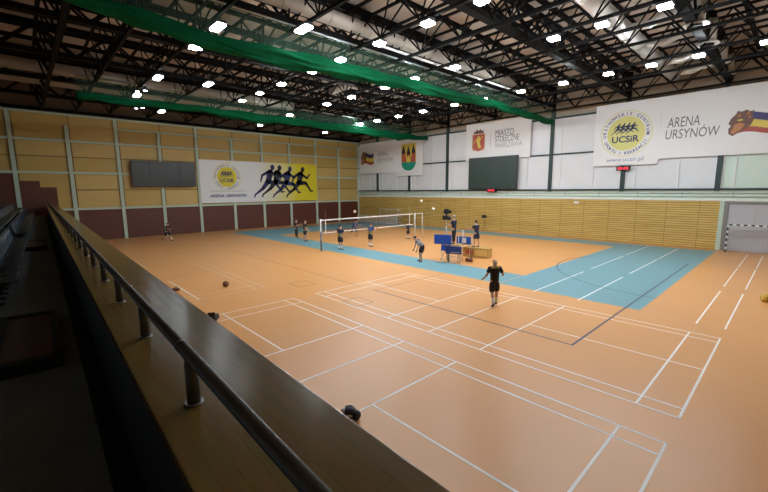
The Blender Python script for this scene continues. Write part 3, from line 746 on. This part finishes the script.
# tribune seats
def make_seat():
    t = thing('stadium_seat', 'x', 'seat')
    mb = MB(); prof = []
    # folded-up shell facing +y : back profile (y, z)
    pts = [(-0.02, 0.40), (-0.06, 0.46), (-0.10, 0.60), (-0.14, 0.76), (-0.16, 0.82)]
    rows = []
    for y, z in pts:
        row = []
        for k in range(7):
            u = -1 + k / 3; row.append(mb.bm.verts.new((0.215 * u * (1 - 0.12 * max(0, (z - 0.7) / 0.12) * abs(u) ** 3), y + 0.05 * u * u, z - 0.02 * u * u)))
        rows.append(row)
    fs = [mb.bm.faces.new((a[k], a[k + 1], c[k + 1], c[k])) for a, c in zip(rows, rows[1:]) for k in range(6)]
    for f in fs: f.smooth = True
    mb._new(fs, 'seat'); mb.build('backrest', t).modifiers.new('thick', 'SOLIDIFY').thickness = 0.02
    mb = MB(); rows = []
    for y, z in [(-0.03, 0.42), (0.10, 0.40), (0.24, 0.41), (0.34, 0.43), (0.37, 0.41)]:
        rows.append([mb.bm.verts.new((0.21 * u, y, z + 0.03 * u * u)) for u in [-1 + k / 3 for k in range(7)]])
    fs = [mb.bm.faces.new((a[k], a[k + 1], c[k + 1], c[k])) for a, c in zip(rows, rows[1:]) for k in range(6)]
    for f in fs: f.smooth = True
    mb._new(fs, 'seat'); mb.build('seat_pan', t).modifiers.new('thick', 'SOLIDIFY').thickness = 0.02
    mb = MB(); mb.box((0, 0.02, 0.20), (0.05, 0.10, 0.40), 'seat_metal'); mb.box((0, 0.04, 0.01), (0.16, 0.2, 0.02), 'seat_metal'); mb.box((0, 0.12, 0.38), (0.28, 0.26, 0.03), 'seat_metal')
    mb.build('bracket', t)
    return t
seat0 = make_seat(); first = True
def seat(x, y, z, label, group):
    global first
    p = W(x, y, z)
    if first: seat0.location = p; seat0.rotation_euler = (0, 0, TH); seat0['label'] = label; seat0['group'] = group; first = False
    else: dup(seat0, p, TH, label, group)
for r, (y, z, lab) in enumerate(((-8.98, FLZ, 'dark navy plastic stadium seat in the front row along the balcony walkway'),
                                 (-9.62, FLZ + 0.38, 'dark navy plastic stadium seat in the second row of the tribune'),
                                 (-10.47, FLZ + 0.76, 'dark navy plastic stadium seat in the third row of the tribune'))):
    x = -8.6
    while x > -41.5:
        if not (-19.6 < x < -17.6 and r == 0): seat(x, y, z, lab, 'front row of stadium seats' if r == 0 else ('second row of stadium seats' if r == 1 else 'third row of stadium seats'))
        x -= 0.52
for x, lab, ln in ((-5.75, 'low brown topped step with a black rim on the walkway floor, close to the camera', 2.3), (-18.2, 'low brown topped step with a black rim farther along the walkway', 2.4)):
    t = thing('walkway_step', lab, 'step', W(x, -8.62, FLZ), TH)
    b = MB(); b.box((0, 0, 0.06), (ln - 0.1, 0.86, 0.12), 'stepwood'); b.build('platform', t)
    b = MB(); b.box((ln / 2 - 0.02, 0, 0.075), (0.14, 0.98, 0.15), 'black'); b.box((-ln / 2 + 0.02, 0, 0.075), (0.10, 0.98, 0.15), 'black'); b.box((0, 0.45, 0.075), (ln, 0.09, 0.15), 'black'); b.box((0, -0.12, 0.075), (ln, 0.09, 0.15), 'black')
    b.build('rim', t)

# ------------------------------------------------------------------ volleyball net
NX = -23.3
t = thing('volleyball_net', 'long volleyball net with white tapes stretched over the blue and orange court', 'net', (NX, 8.1, 0))
b = MB(); b.box((0, 5.15, 2.40), (0.03, 10.3, 0.08), 'tape'); b.build('top_tape', t)
b = MB(); b.box((0, 5.15, 1.42), (0.03, 10.3, 0.06), 'tape'); b.build('bottom_tape', t)
b = MB()
for k in range(52): b.box((0, 0.2 * k + 0.05, 1.91), (0.008, 0.010, 0.96), 'netcord')
for k in range(5): b.box((0, 5.15, 1.58 + 0.16 * k), (0.008, 10.3, 0.010), 'netcord')
b.build('mesh', t)
for y in (0.45, 9.85):
    b = MB(); b.box((0, y, 1.9), (0.035, 0.04, 1.0), 'tape'); b.tube([(0, y, 1.4), (0, y, 3.2)], 0.006, 'tape', 6); b.build('antenna', t)
for y, lab in ((8.1, 'near post of the volleyball net, standing on the blue band'), (18.7, 'far post of the volleyball net by the far sideline')):
    t = thing('net_post', lab, 'net post', (NX, y, 0))
    b = MB(); b.tube([(0, 0, 0), (0, 0, 2.46)], 0.05, 'post_grey', 12); b.ball((0, 0, 2.46), 0.05, 'post_grey'); po = b.build('pole', t)
    b = MB(); b.box((0.09, 0, 1.0), (0.10, 0.12, 0.2), 'metal'); b.tube([(0.14, 0, 1.0), (0.24, 0, 1.0), (0.24, 0, 0.88)], 0.012, 'metal', 6); b.build('winch', po)
    b = MB(); b.tube([(0, 0, 0.002), (0, 0, 0.02)], 0.11, 'metal', 16); b.build('floor_plate', t)
    if y < 10:
        b = MB(); b.tube([(0, 0, 0.05), (0, 0, 1.55)], 0.062, 'ink_grey', 12); b.build('padding', t)
# frame beyond the far post
t = thing('net_post', 'thin second white post with a crossbar beside the far net post', 'net post', (NX, 19.75, 0))
b = MB(); b.tube([(0, 0, 0.0), (0, 0, 2.44)], 0.035, 'post_grey', 10); b.build('pole', t)
b = MB(); b.tube([(0, 0, 2.40), (0, -1.0, 2.40)], 0.025, 'post_grey', 8); b.build('crossbar', t)

# ------------------------------------------------------------------ goals
def goal(label, x, y, rz, w=3.0, red=False):
    t = thing('handball_goal', label, 'goal', (x, y, 0), rz)
    def striped(a, c, name):
        b = MB(); a = Vector(a); c = Vector(c); n = max(2, round((c - a).length / 0.2))
        for k in range(n):
            b.bar(a.lerp(c, k / n), a.lerp(c, (k + 1) / n), 0.09, 0.09, 'black' if k % 2 == 0 else 'white')
        b.build(name, t)
    striped((-w / 2, 0, 0), (-w / 2, 0, 2.0), 'goal_post'); striped((w / 2, 0, 0), (w / 2, 0, 2.0), 'goal_post'); striped((-w / 2 + .05, 0, 2.0), (w / 2 - .05, 0, 2.0), 'crossbar')
    b = MB()
    for s in (-w / 2, w / 2): b.tube([(s, 0, 2.0), (s, 0.5, 1.96), (s, 0.85, 0.04), (s, 0, 0.04)], 0.022, 'metal', 6)
    b.tube([(-w / 2, 0.85, 0.04), (w / 2, 0.85, 0.04)], 0.022, 'metal', 6); b.build('back_frame', t)
    b = MB()
    for k in range(16): 
        u = -w / 2 + w * k / 15; b.tube([(u, 0.03, 1.98), (u, 0.5, 1.94), (u, 0.85, 0.06)], 0.006, 'netwhite', 4, False)
    for k in range(9):
        f = k / 8; z = 1.94 - 1.88 * f; yy = 0.5 + 0.35 * f; b.tube([(-w / 2, 0.02, z), (-w / 2, yy, z), (w / 2, yy, z), (w / 2, 0.02, z)], 0.006, 'netwhite', 4, False)
    b.build('goal_net', t)
goal('black and white striped handball goal in front of the grey door', -0.5, 28.75, 0)
goal('striped handball goal by the corner of the slatted wall, behind the volleyball net', -37.2, 28.6, 0, 3.6)

t = thing('mesh_barrier', 'low pale mesh barrier leaning along the foot of the slatted wall behind the net', 'barrier', (-39.5, 28.3, 0))
b = MB()
for x in (-4.2, -2.1, 0, 2.1, 4.2): b.tube([(x, 0, 0), (x, 0, 0.98)], 0.03, 'white', 6)
b.tube([(-4.2, 0, 0.98), (4.2, 0, 0.98)], 0.025, 'white', 6); b.tube([(-4.2, 0, 0.06), (4.2, 0, 0.06)], 0.025, 'white', 6); b.build('frame', t)
b = MB()
for k in range(57): b.box((-4.2 + 0.15 * k, 0, 0.52), (0.022, 0.01, 0.92), 'netwhite')
for k in range(6): b.box((0, 0, 0.12 + 0.15 * k), (8.4, 0.01, 0.022), 'netwhite')
b.build('lattice', t)

# ------------------------------------------------------------------ referee stand, scorer box, stands
t = thing('referee_stand', 'raised referee stand with bright blue padding and a steel ladder', 'referee stand', (-13.75, 11.75, 0), R(18))
b = MB(); b.box((0.05, 0.0, 1.14), (1.15, 0.95, 0.06), 'plywood'); b.build('platform', t)
for x, y in ((-0.5, -0.45), (0.6, -0.45), (-0.5, 0.45), (0.6, 0.45)):
    b = MB(); b.tube([(x, y, 0), (x, y, 2.05 if y > 0 else 1.8)], 0.028, 'metal', 8); b.build('leg', t)
b = MB(); b.box((-0.42, -0.52, 1.50), (1.15, 0.12, 0.62), 'pad_blue', bev=0.04); b.build('front_pad', t)
b = MB(); b.box((0.30, -0.52, 0.86), (1.05, 0.12, 0.50), 'pad_navy', bev=0.04); b.box((-0.35, -0.50, 0.95), (0.35, 0.10, 0.36), 'pad_blue', bev=0.03); b.build('lower_pad', t)
b = MB()
for x in (0.15, 0.75): b.tube([(x, -0.6, 0), (x, -0.5, 1.15)], 0.022, 'metal', 8)
for k in range(4): b.box((0.45, -0.6 + 0.023 * k, 0.18 + 0.27 * k), (0.60, 0.08, 0.03), 'metal')
b.build('ladder', t)
b = MB(); b.tube([(0.6, -0.45, 2.0), (0.62, 0.45, 2.05), (-0.5, 0.45, 2.05)], 0.022, 'metal', 8); b.build('guard_rail', t)
b = MB(); b.box((-0.55, -0.55, 0.03), (0.55, 0.4, 0.06), 'metal', bev=0.01); b.tube([(-0.02, -0.5, 0.05), (-0.02, -0.5, 1.15)], 0.06, 'ink_grey', 10); b.build('base', t)

t = thing('camera_stand', 'tall thin stand carrying a black video camera, just left of the referee', 'camera stand', (-14.4, 12.0, 0))
b = MB(); b.tube([(0, 0, 0.5), (0, 0, 2.75)], 0.025, 'post_grey', 8); b.build('pole', t)
for k in range(3):
    a = R(90 + 120 * k); b = MB(); b.tube([(0, 0, 0.75), (0.35 * math.cos(a), 0.35 * math.sin(a), 0.0)], 0.016, 'black', 6); b.build('leg', t)
b = MB(); b.box((0.02, 0, 3.22), (0.34, 0.26, 0.26), 'black', bev=0.03); b.box((0.0, 0, 3.37), (0.2, 0.12, 0.06), 'black'); b.tube([(0.19, 0, 3.22), (0.34, 0, 3.20)], [0.09, 0.11], 'black', 14); b.build('camera', t)
b = MB(); b.box((-0.05, 0, 2.82), (0.42, 0.22, 0.28), 'black', bev=0.03); b.ball((0.22, 0, 2.80), 0.14, 'black'); b.box((0, 0, 3.0), (0.08, 0.08, 0.2), 'black'); b.build('control_head', t)

t = thing('wooden_box', 'low plywood box standing on the court behind the referee stand', 'box', (-13.6, 14.5, 0), R(14))
b = MB(); b.box((0, 0, 0.33), (1.75, 0.85, 0.62), 'plywood', bev=0.015); b.box((0, 0, 0.65), (1.79, 0.89, 0.04), 'plywood'); b.build('body', t)
b = MB(); b.box((-0.42, -0.432, 0.36), (0.55, 0.02, 0.30), 'crest_red'); b.build('front_panel', t)
b = MB(); b.box((0.40, -0.432, 0.36), (0.8, 0.015, 0.42), 'ochre_pale'); b.build('front_board', t)

t = thing('line_stand', 'small steel stand with a dark blue padded front, between the referee and the seated-height box', 'stand', (-14.05, 13.55, 0), R(14))
b = MB(); b.box((0, -0.1, 1.22), (1.0, 0.12, 0.50), 'pad_blue', bev=0.04); b.box((0.05, -0.17, 1.22), (0.30, 0.02, 0.34), 'cloth_white'); b.build('front_pad', t)
for x in (-0.42, 0.42):
    for y in (-0.05, 0.35):
        b = MB(); b.tube([(x, y, 0), (x, y, 1.45)], 0.022, 'metal', 8); b.build('leg', t)
b = MB(); b.box((0, 0.15, 0.95), (0.9, 0.5, 0.04), 'metal'); b.build('shelf', t)

t = thing('speaker_stand', 'small black loudspeaker on a thin pole against the slatted wall', 'speaker', (-22.15, 28.85, 0))
b = MB(); b.tube([(0, 0, 0.3), (0, 0, 1.5)], 0.02, 'black', 8); b.build('pole', t)
for k in range(3):
    a = R(30 + 120 * k); b = MB(); b.tube([(0, 0, 0.6), (0.35 * math.cos(a), 0.35 * math.sin(a), 0)], 0.014, 'black', 6); b.build('leg', t)
b = MB(); b.box((-0.1, 0, 1.66), (0.45, 0.26, 0.32), 'black', bev=0.03); b.box((0.30, 0, 1.70), (0.4, 0.05, 0.05), 'black'); b.build('cabinet', t)

# ------------------------------------------------------------------ balls and bags
def ball(label, p, r, m, m2):
    t = MB(); t.ball((0, 0, 0), r, m, u=24, v=16)
    for k in range(3):
        for j, s in enumerate((-1, 1)):
            pts = []
            for q in range(25):
                a = 2 * PI * q / 24; lat = s * 0.35
                v = Vector((math.cos(a) * math.cos(lat), math.sin(a) * math.cos(lat), math.sin(lat)))
                v = Matrix.Rotation(R(90) * (k > 0), 3, 'X' if k == 1 else 'Y') @ v; pts.append(v * r * 1.002)
            t.tube(pts, r * 0.035, m2, 5, False)
    tag(t.build('ball', loc=p), label, 'ball')
ball('white volleyball in flight, upper of the two before the slatted wall', (-21.9, 18.0, 3.64), 0.125, 'ball_white', 'tape')
ball('white volleyball in flight, lower of the two before the slatted wall', (-20.5, 18.0, 2.97), 0.125, 'ball_white', 'tape')
ball('white and red ball in flight before the corner of the end wall', (-31.5, 18.0, 2.34), 0.17, 'ball_white', 'crest_red')
ball('yellow and dark ball lying on the orange floor at the right edge', (0.73, 13.6, 0.16), 0.16, 'ball_yellow', 'ball_dark')
ball('dark brown ball lying on the orange floor in the middle of the near courts', (-17.53, -1.35, 0.145), 0.145, 'ball_brown', 'ball_dark')
ball('small pale ball at the feet of the man by the end wall', (-40.5, 2.1, 0.11), 0.11, 'ball_white', 'crest_red')
# backpack by the parapet
t = thing('backpack', 'navy and silver backpack lying on the floor right below the parapet', 'backpack', (-4.66, -3.72, 0), R(25))
b = MB(); b.ball((0, 0, 0.125), 0.125, 'bag_navy', (1.35, 1.0, 1.0)); b.build('body', t)
b = MB(); b.ball((0.16, 0.0, 0.10), 0.10, 'bag_black', (0.8, 1.05, 1.0)); b.build('end_pocket', t)
b = MB(); b.ball((-0.09, -0.03, 0.165), 0.075, 'bag_grey', (1.2, 1.0, 0.8)); b.build('front_pocket', t)
b = MB(); b.ball((0.03, -0.085, 0.12), 0.055, 'bag_grey', (1.5, 0.8, 0.8)); b.build('side_pocket', t)
b = MB(); b.tube([(-0.14, 0.02, 0.17), (-0.08, 0.06, 0.235), (0.02, 0.06, 0.255), (0.10, 0.05, 0.21)], 0.014, 'bag_grey', 8); b.build('strap', t)
def sports_bag(label, p, rz, m, s=1.0):
    t = thing('sports_bag', label, 'bag', p, rz)
    b = MB(); b.tube([(-0.30 * s, 0, 0.16 * s), (-0.26 * s, 0, 0.16 * s), (0.26 * s, 0, 0.16 * s), (0.30 * s, 0, 0.16 * s)], [0.11 * s, 0.155 * s, 0.155 * s, 0.11 * s], m, 14); b.build('body', t)
    b = MB(); b.tube([(-0.15 * s, 0.02, 0.30 * s), (-0.1 * s, 0.05, 0.40 * s), (0.1 * s, 0.05, 0.40 * s), (0.15 * s, 0.02, 0.30 * s)], 0.014, 'bag_black', 6); b.build('handle', t)
sports_bag('brown bag on the floor at the foot of the referee stand', (-12.95, 12.55, 0), R(10), 'bag_brown', 0.75)
sports_bag('small dark brown bag on the floor half hidden behind the parapet', (-18.4, -3.35, 0), R(60), 'bag_brown', 0.5)
# pair of dark shoes/bag near parapet
t = thing('sports_bag', 'black bag with a folded flap on the floor behind the parapet, left of the backpack', 'bag', (-12.9, -3.55, 0), R(-35))
b = MB(); b.box((0, 0, 0.09), (0.50, 0.26, 0.18), 'bag_black', bev=0.05); b.build('body', t)
b = MB(); b.prism([(0.05, -0.13, 0.17), (0.27, -0.13, 0.17), (0.22, -0.13, 0.36)], (0, 0.24, 0), 'bag_black'); b.build('flap', t)
b = MB(); b.box((-0.18, -0.08, 0.185), (0.12, 0.12, 0.02), 'bag_brown'); b.build('patch', t)

# ------------------------------------------------------------------ people
def skin_mesh(verts, edges, radii, sub=1):
    me = bpy.data.meshes.new('person'); me.from_pydata([tuple(v) for v in verts], edges, [])
    o = bpy.data.objects.new('person', me); C.objects.link(o)
    o.modifiers.new('skin', 'SKIN')
    for i, r in enumerate(radii):
        sv = me.skin_vertices[0].data[i]; sv.radius = tuple(1.16 * q for q in r) if isinstance(r, tuple) else (1.16 * r, 1.16 * r); sv.use_root = (i == 0)
    s = o.modifiers.new('sub', 'SUBSURF'); s.levels = sub; s.render_levels = sub
    dg = bpy.context.evaluated_depsgraph_get(); dg.update()
    out = bpy.data.meshes.new_from_object(o.evaluated_get(dg))
    bpy.data.objects.remove(o); bpy.data.meshes.remove(me)
    for f in out.polygons: f.use_smooth = True
    return out
def person(label, loc, face, h=1.83, lean=0, legs=((0, 4, 0), (0, 4, 0)), arms=((0, 8, 15), (0, 8, 15)), shirt='cloth_black', shirt2=None, shorts='cloth_black',
           socks=None, shoes='shoe', hair='hair', long_trousers=False, bald=False, lift=0.0, twist=0):
    k = h / 1.83
    def pitch(a): return Matrix.Rotation(R(a), 3, 'X')
    up = pitch(-lean) @ Vector((0, 0, 1)); fw = pitch(-lean) @ Vector((0, 1, 0))
    pel = Vector((0, 0, 0.98)); B = []
    V, E, RD = [], [], []
    def add(p, r, par=None):
        V.append(Vector(p) * k); RD.append(tuple(q * k for q in r) if isinstance(r, tuple) else r * k)
        if par is not None: E.append((par, len(V) - 1))
        return len(V) - 1
    i0 = add(pel, (0.122, 0.095)); i1 = add(pel + up * 0.14, (0.11, 0.09), i0); i2 = add(pel + up * 0.32, (0.155, 0.12), i1); i3 = add(pel + up * 0.46, (0.14, 0.10), i2)
    nk = add(pel + up * 0.56, 0.058, i3)
    hup = (up * 0.7 + Vector((0, 0, 0.3))).normalized()
    n0 = V[nk] / k
    c1 = add(n0 + hup * 0.075 + fw * 0.02, 0.068, nk); c2 = add(n0 + hup * 0.155 + fw * 0.025, (0.082, 0.098), c1); c3 = add(n0 + hup * 0.225 + fw * 0.01, (0.068, 0.08), c2)
    nose = add(n0 + hup * 0.13 + fw * 0.135, 0.016, c2)
    joints = {}
    hand_nodes = []
    feet = []
    for s, (pa, ab, el) in zip((-1, 1), arms):
        sh = pel + up * 0.465 + Vector((s * 0.19, 0, 0))
        d = pitch(pa) @ Vector((s * math.sin(R(ab)), 0, -math.cos(R(ab)))) ; d = Vector((d.x, d.y, d.z))
        el_p = sh + d * 0.29
        d2 = pitch(pa + el) @ Vector((s * math.sin(R(ab)) * 0.4, 0, -math.cos(R(ab)))); d2.normalize()
        wr = el_p + d2 * 0.25
        a = add(sh, 0.062, i3); bb = add(el_p, 0.042, a); w = add(wr, 0.028, bb)
        pm = add(wr + d2 * 0.07, (0.042, 0.022), w)
        side = Vector((0, 1, 0)) if abs(d2.y) < 0.8 else Vector((0, 0, 1)); side = (side - d2 * side.dot(d2)).normalized()
        nrm = d2.cross(side) * s
        for q, (off, ln) in enumerate(((-0.030, 0.060), (-0.010, 0.075), (0.010, 0.080), (0.030, 0.070))):
            f1 = add(wr + d2 * 0.105 + side * off, 0.009, pm); f2 = add(wr + d2 * (0.105 + ln) + side * off * 1.1 + nrm * 0.025, 0.007, f1)
        th = add(wr + d2 * 0.06 + side * 0.05, 0.010, pm); add(wr + d2 * 0.10 + side * 0.07 + nrm * 0.01, 0.008, th)
        joints['arm', s] = (sh, el_p, wr)
    low = 9
    for s, (pa, ab, kn) in zip((-1, 1), legs):
        hp = pel + Vector((s * 0.095, 0, -0.06))
        d = pitch(pa) @ Vector((s * math.sin(R(ab)), 0, -math.cos(R(ab)))); kp = hp + d * 0.43
        d2 = pitch(pa - kn) @ Vector((s * math.sin(R(ab)) * 0.6, 0, -math.cos(R(ab)))); d2.normalize()
        an = kp + d2 * 0.42
        a = add(hp, 0.092, i0); m_ = add(hp.lerp(kp, 0.5), 0.078, a); bb = add(kp, 0.056, m_); cf = add(kp.lerp(an, 0.35), 0.056, bb); e = add(an, 0.036, cf)
        foot_f = pitch(max(-40, min(15, pa - kn)) * 0.8) @ Vector((0, 1, 0))
        toe = an + foot_f * 0.15 + Vector((0, 0, -0.05)); add(toe, (0.042, 0.026), e)
        joints['leg', s] = (hp, kp, an, toe, foot_f)
        low = min(low, an.z - 0.085, toe.z - 0.035)
    me = skin_mesh(V, E, RD)
    dz = -low * k + lift
    mb = MB(); T = Matrix.Translation((0, 0, dz)); mb.mesh(me, T, 'skin'); bpy.data.meshes.remove(me)
    for f in mb.bm.faces: f.smooth = True
    hc = (n0 + hup * 0.155 + fw * 0.03) * k + Vector((0, 0, dz))
    for s in (-1, 1):
        mb.ball(hc + Vector((s * 0.034, 0, 0)) * k + fw * 0.083 * k + hup * 0.01, 0.013 * k, 'eye', u=8, v=6)
        mb.ball(hc + Vector((s * 0.082, 0, 0)) * k - hup * 0.01 * k, 0.027 * k, 'skin', (0.4, 0.8, 1.1), u=8, v=6)
    mb.ball(hc + fw * 0.082 * k - hup * 0.065 * k, 0.022 * k, 'crest_orange', (1.2, 0.4, 0.35), u=8, v=6)
    body = mb.build('person', recalc=False); body.location = loc; body.rotation_euler = (0, 0, R(face)); tag(body, label, 'person')
    Z = Vector((0, 0, dz))
    def garment(name, m, vs, es, rd):
        g = skin_mesh([Vector(v) * k for v in vs], es, [tuple(q * k for q in r) if isinstance(r, tuple) else r * k for r in rd])
        q = MB(); q.mesh(g, Matrix.Translation(Z), m); bpy.data.meshes.remove(g)
        for f in q.bm.faces: f.smooth = True
        return q.build(name, body, recalc=False)
    # shirt: torso and sleeves
    vs = [pel - up * 0.13, pel + up * 0.14, pel + up * 0.33, pel + up * 0.47, pel + up * 0.515]; rd = [(0.165, 0.13), (0.150, 0.122), (0.175, 0.138), (0.150, 0.112), 0.075]; es = [(0, 1), (1, 2), (2, 3), (3, 4)]
    for s in (-1, 1):
        sh, el_p, wr = joints['arm', s]; n = len(vs)
        vs += [sh, sh.lerp(el_p, 0.75)]; rd += [0.078, 0.066]; es += [(3, n), (n, n + 1)]
    sb = garment('shirt', shirt, vs, es, rd)
    if shirt2:   # yoke or lower panel in another colour
        if shirt2[1] == 'yoke': garment('shirt_yoke', shirt2[0], [pel + up * 0.43, pel + up * 0.505, pel + up * 0.56], [(0, 1), (1, 2)], [(0.195, 0.150), (0.235, 0.150), 0.09])
        else: garment('shirt_hem', shirt2[0], [pel - up * 0.10, pel + up * 0.14, pel + up * 0.22], [(0, 1), (1, 2)], [(0.185, 0.150), (0.172, 0.142), (0.165, 0.135)])
    vs = [pel + up * 0.13, pel - Vector((0, 0, 0.04))]; rd = [(0.152, 0.122), (0.155, 0.128)]; es = [(0, 1)]
    for s in (-1, 1):
        hp, kp, an, toe, ff = joints['leg', s]; n = len(vs)
        if long_trousers: vs += [hp, kp, an + Vector((0, 0, 0.03))]; rd += [0.112, 0.080, 0.062]; es += [(1, n), (n, n + 1), (n + 1, n + 2)]
        else: vs += [hp, hp.lerp(kp, 0.98)]; rd += [0.118, 0.100]; es += [(1, n), (n, n + 1)]
    garment('trousers' if long_trousers else 'shorts', shorts, vs, es, rd)
    for s in (-1, 1):
        hp, kp, an, toe, ff = joints['leg', s]
        if socks and not long_trousers: garment('sock', socks, [an - Vector((0, 0, 0.02)), an.lerp(kp, 0.35), an.lerp(kp, 0.62)], [(0, 1), (1, 2)], [0.046, 0.055, 0.064])
        heel = an - ff * 0.06 + Vector((0, 0, -0.05))
        garment('shoe', shoes, [an + Vector((0, 0, -0.02)), an + Vector((0, 0, -0.052)), heel, toe, toe + ff * 0.05], [(0, 1), (1, 2), (1, 3), (3, 4)], [0.048, 0.046, 0.04, (0.05, 0.034), (0.036, 0.026)])
    if not bald:
        q = MB(); q.ball(n0 * k + Z + (hup * 0.195 - fw * 0.018) * k, 0.098 * k, hair, (0.92, 1.06, 0.88), 14, 10)
        for f in q.bm.faces: pass
        q.build('hair', body)
    else:
        q = MB(); q.tube([n0 * k + Z + (hup * 0.10 - fw * 0.055 + Vector((-0.05, 0, 0))) * k, n0 * k + Z + (hup * 0.12 - fw * 0.085) * k, n0 * k + Z + (hup * 0.10 - fw * 0.055 + Vector((0.05, 0, 0))) * k], 0.032 * k, hair, 8); q.build('hair', body)
    return body
# facing: rotation about z, 0 looks along +y
person('man seen from behind in black shirt and shorts striding onto the court, closest person', (-6.75, 5.28, 0), 48, 1.95, 3, ((-16, 3, 22), (14, 3, 6)), ((-18, 26, 70), (-6, 28, 80)), 'cloth_black', ('cloth_olive', 'yoke'), 'cloth_black', 'cloth_white', 'shoe', 'hair_grey', bald=True)
person('player in grey shirt bending forward with hands on knees on the blue band', (-15.15, 10.5, 0), 150, 1.92, 46, ((22, 12, 26), (18, 12, 26)), ((8, 12, 12), (8, 12, 12)), 'cloth_grey', ('cloth_blue', 'yoke'), 'cloth_black', None, 'shoe')
person('player in dark shirt with olive hem standing on the blue band by the net', (-23.0, 9.7, 0), 20, 2.0, 3, ((4, 4, 6), (-3, 4, 4)), ((15, 14, 40), (15, 14, 40)), 'cloth_navy', ('cloth_olive', 'hem'), 'cloth_black', 'cloth_white')
person('player in blue top with olive hem and black shorts beside the net', (-22.5, 12.4, 0), 15, 2.0, 4, ((6, 4, 8), (-5, 4, 4)), ((35, 10, 85), (35, 10, 85)), 'cloth_blue', ('cloth_olive', 'hem'), 'cloth_black', 'cloth_white')
person('player in blue shirt lunging sideways on the far part of the court', (-28.7, 15.6, 0), -70, 1.85, 22, ((42, 10, 50), (-32, 8, 25)), ((55, 15, 30), (40, 15, 40)), 'cloth_blue', None, 'cloth_navy', None, 'shoe_white')
person('player in dark kit beside the far end of the net', (-23.9, 18.4, 0), 100, 1.6, 4, ((4, 4, 6), (-4, 4, 6)), ((5, 6, 20), (5, 6, 20)), 'cloth_navy', None, 'cloth_black', 'cloth_white')
person('person in black top and long black trousers, left of the pair by the blue band', (-32.1, 11.1, 0), -60, 1.88, 2, ((0, 3, 2), (4, 3, 4)), ((20, 8, 95), (20, 8, 95)), 'cloth_black', None, 'cloth_black', None, 'shoe', long_trousers=True, hair='hair_brown')
person('person in black shirt and shorts, right of the pair by the blue band', (-29.5, 10.5, 0), -40, 1.95, 2, ((3, 6, 4), (-4, 6, 4)), ((5, 12, 40), (5, 12, 40)), 'cloth_black', None, 'cloth_black', None, 'shoe', hair='hair_brown')
person('man in black running with a ball by the maroon base of the end wall', (-39.2, 1.45, 0), -45, 1.8, 8, ((28, 4, 30), (-20, 4, 35)), ((-25, 12, 60), (35, 12, 60)), 'cloth_black', None, 'cloth_black', None, 'shoe')
person('referee in dark navy clothes standing on the blue padded stand', (-13.65, 11.85, 1.17), 100, 1.85, 4, ((0, 3, 2), (6, 3, 6)), ((25, 8, 70), (30, 8, 60)), 'cloth_navy', None, 'cloth_black', None, 'shoe', long_trousers=True, hair='hair_grey')
person('man in dark tank top and shorts standing on the plywood box', (-13.7, 14.5, 0.67), 80, 1.85, 8, ((10, 4, 14), (-4, 4, 4)), ((45, 8, 50), (40, 8, 50)), 'cloth_navy', None, 'cloth_navy', None, 'shoe')

# ------------------------------------------------------------------ light, camera, view
w = bpy.data.worlds.new('world'); S.world = w; w.use_nodes = True
w.node_tree.nodes['Background'].inputs[0].default_value = (0.01, 0.01, 0.012, 1); w.node_tree.nodes['Background'].inputs[1].default_value = 1.0
cam = bpy.data.cameras.new('camera'); co = bpy.data.objects.new('camera', cam); C.objects.link(co)
yaw, pit, rol = -0.82007, -0.14582, -0.007233
f = Vector((math.sin(yaw) * math.cos(pit), math.cos(yaw) * math.cos(pit), math.sin(pit))); r = Vector((math.cos(yaw), -math.sin(yaw), 0)); u = r.cross(f)
c, s = math.cos(rol), math.sin(rol); r2 = r * c + u * s; u2 = u * c - r * s
co.matrix_world = Matrix(((r2.x, u2.x, -f.x, 1.1908), (r2.y, u2.y, -f.y, -8.1772), (r2.z, u2.z, -f.z, 4.6652), (0, 0, 0, 1)))
cam.sensor_width = 36; cam.sensor_fit = 'HORIZONTAL'; cam.lens = 383.18 / 768 * 36; cam.clip_end = 300; cam.clip_start = 0.02
S.camera = co
S.view_settings.view_transform = 'Standard'; S.view_settings.look = 'None'; S.view_settings.exposure = 0.28; S.view_settings.gamma = 1.0
S.view_settings.use_curve_mapping = False
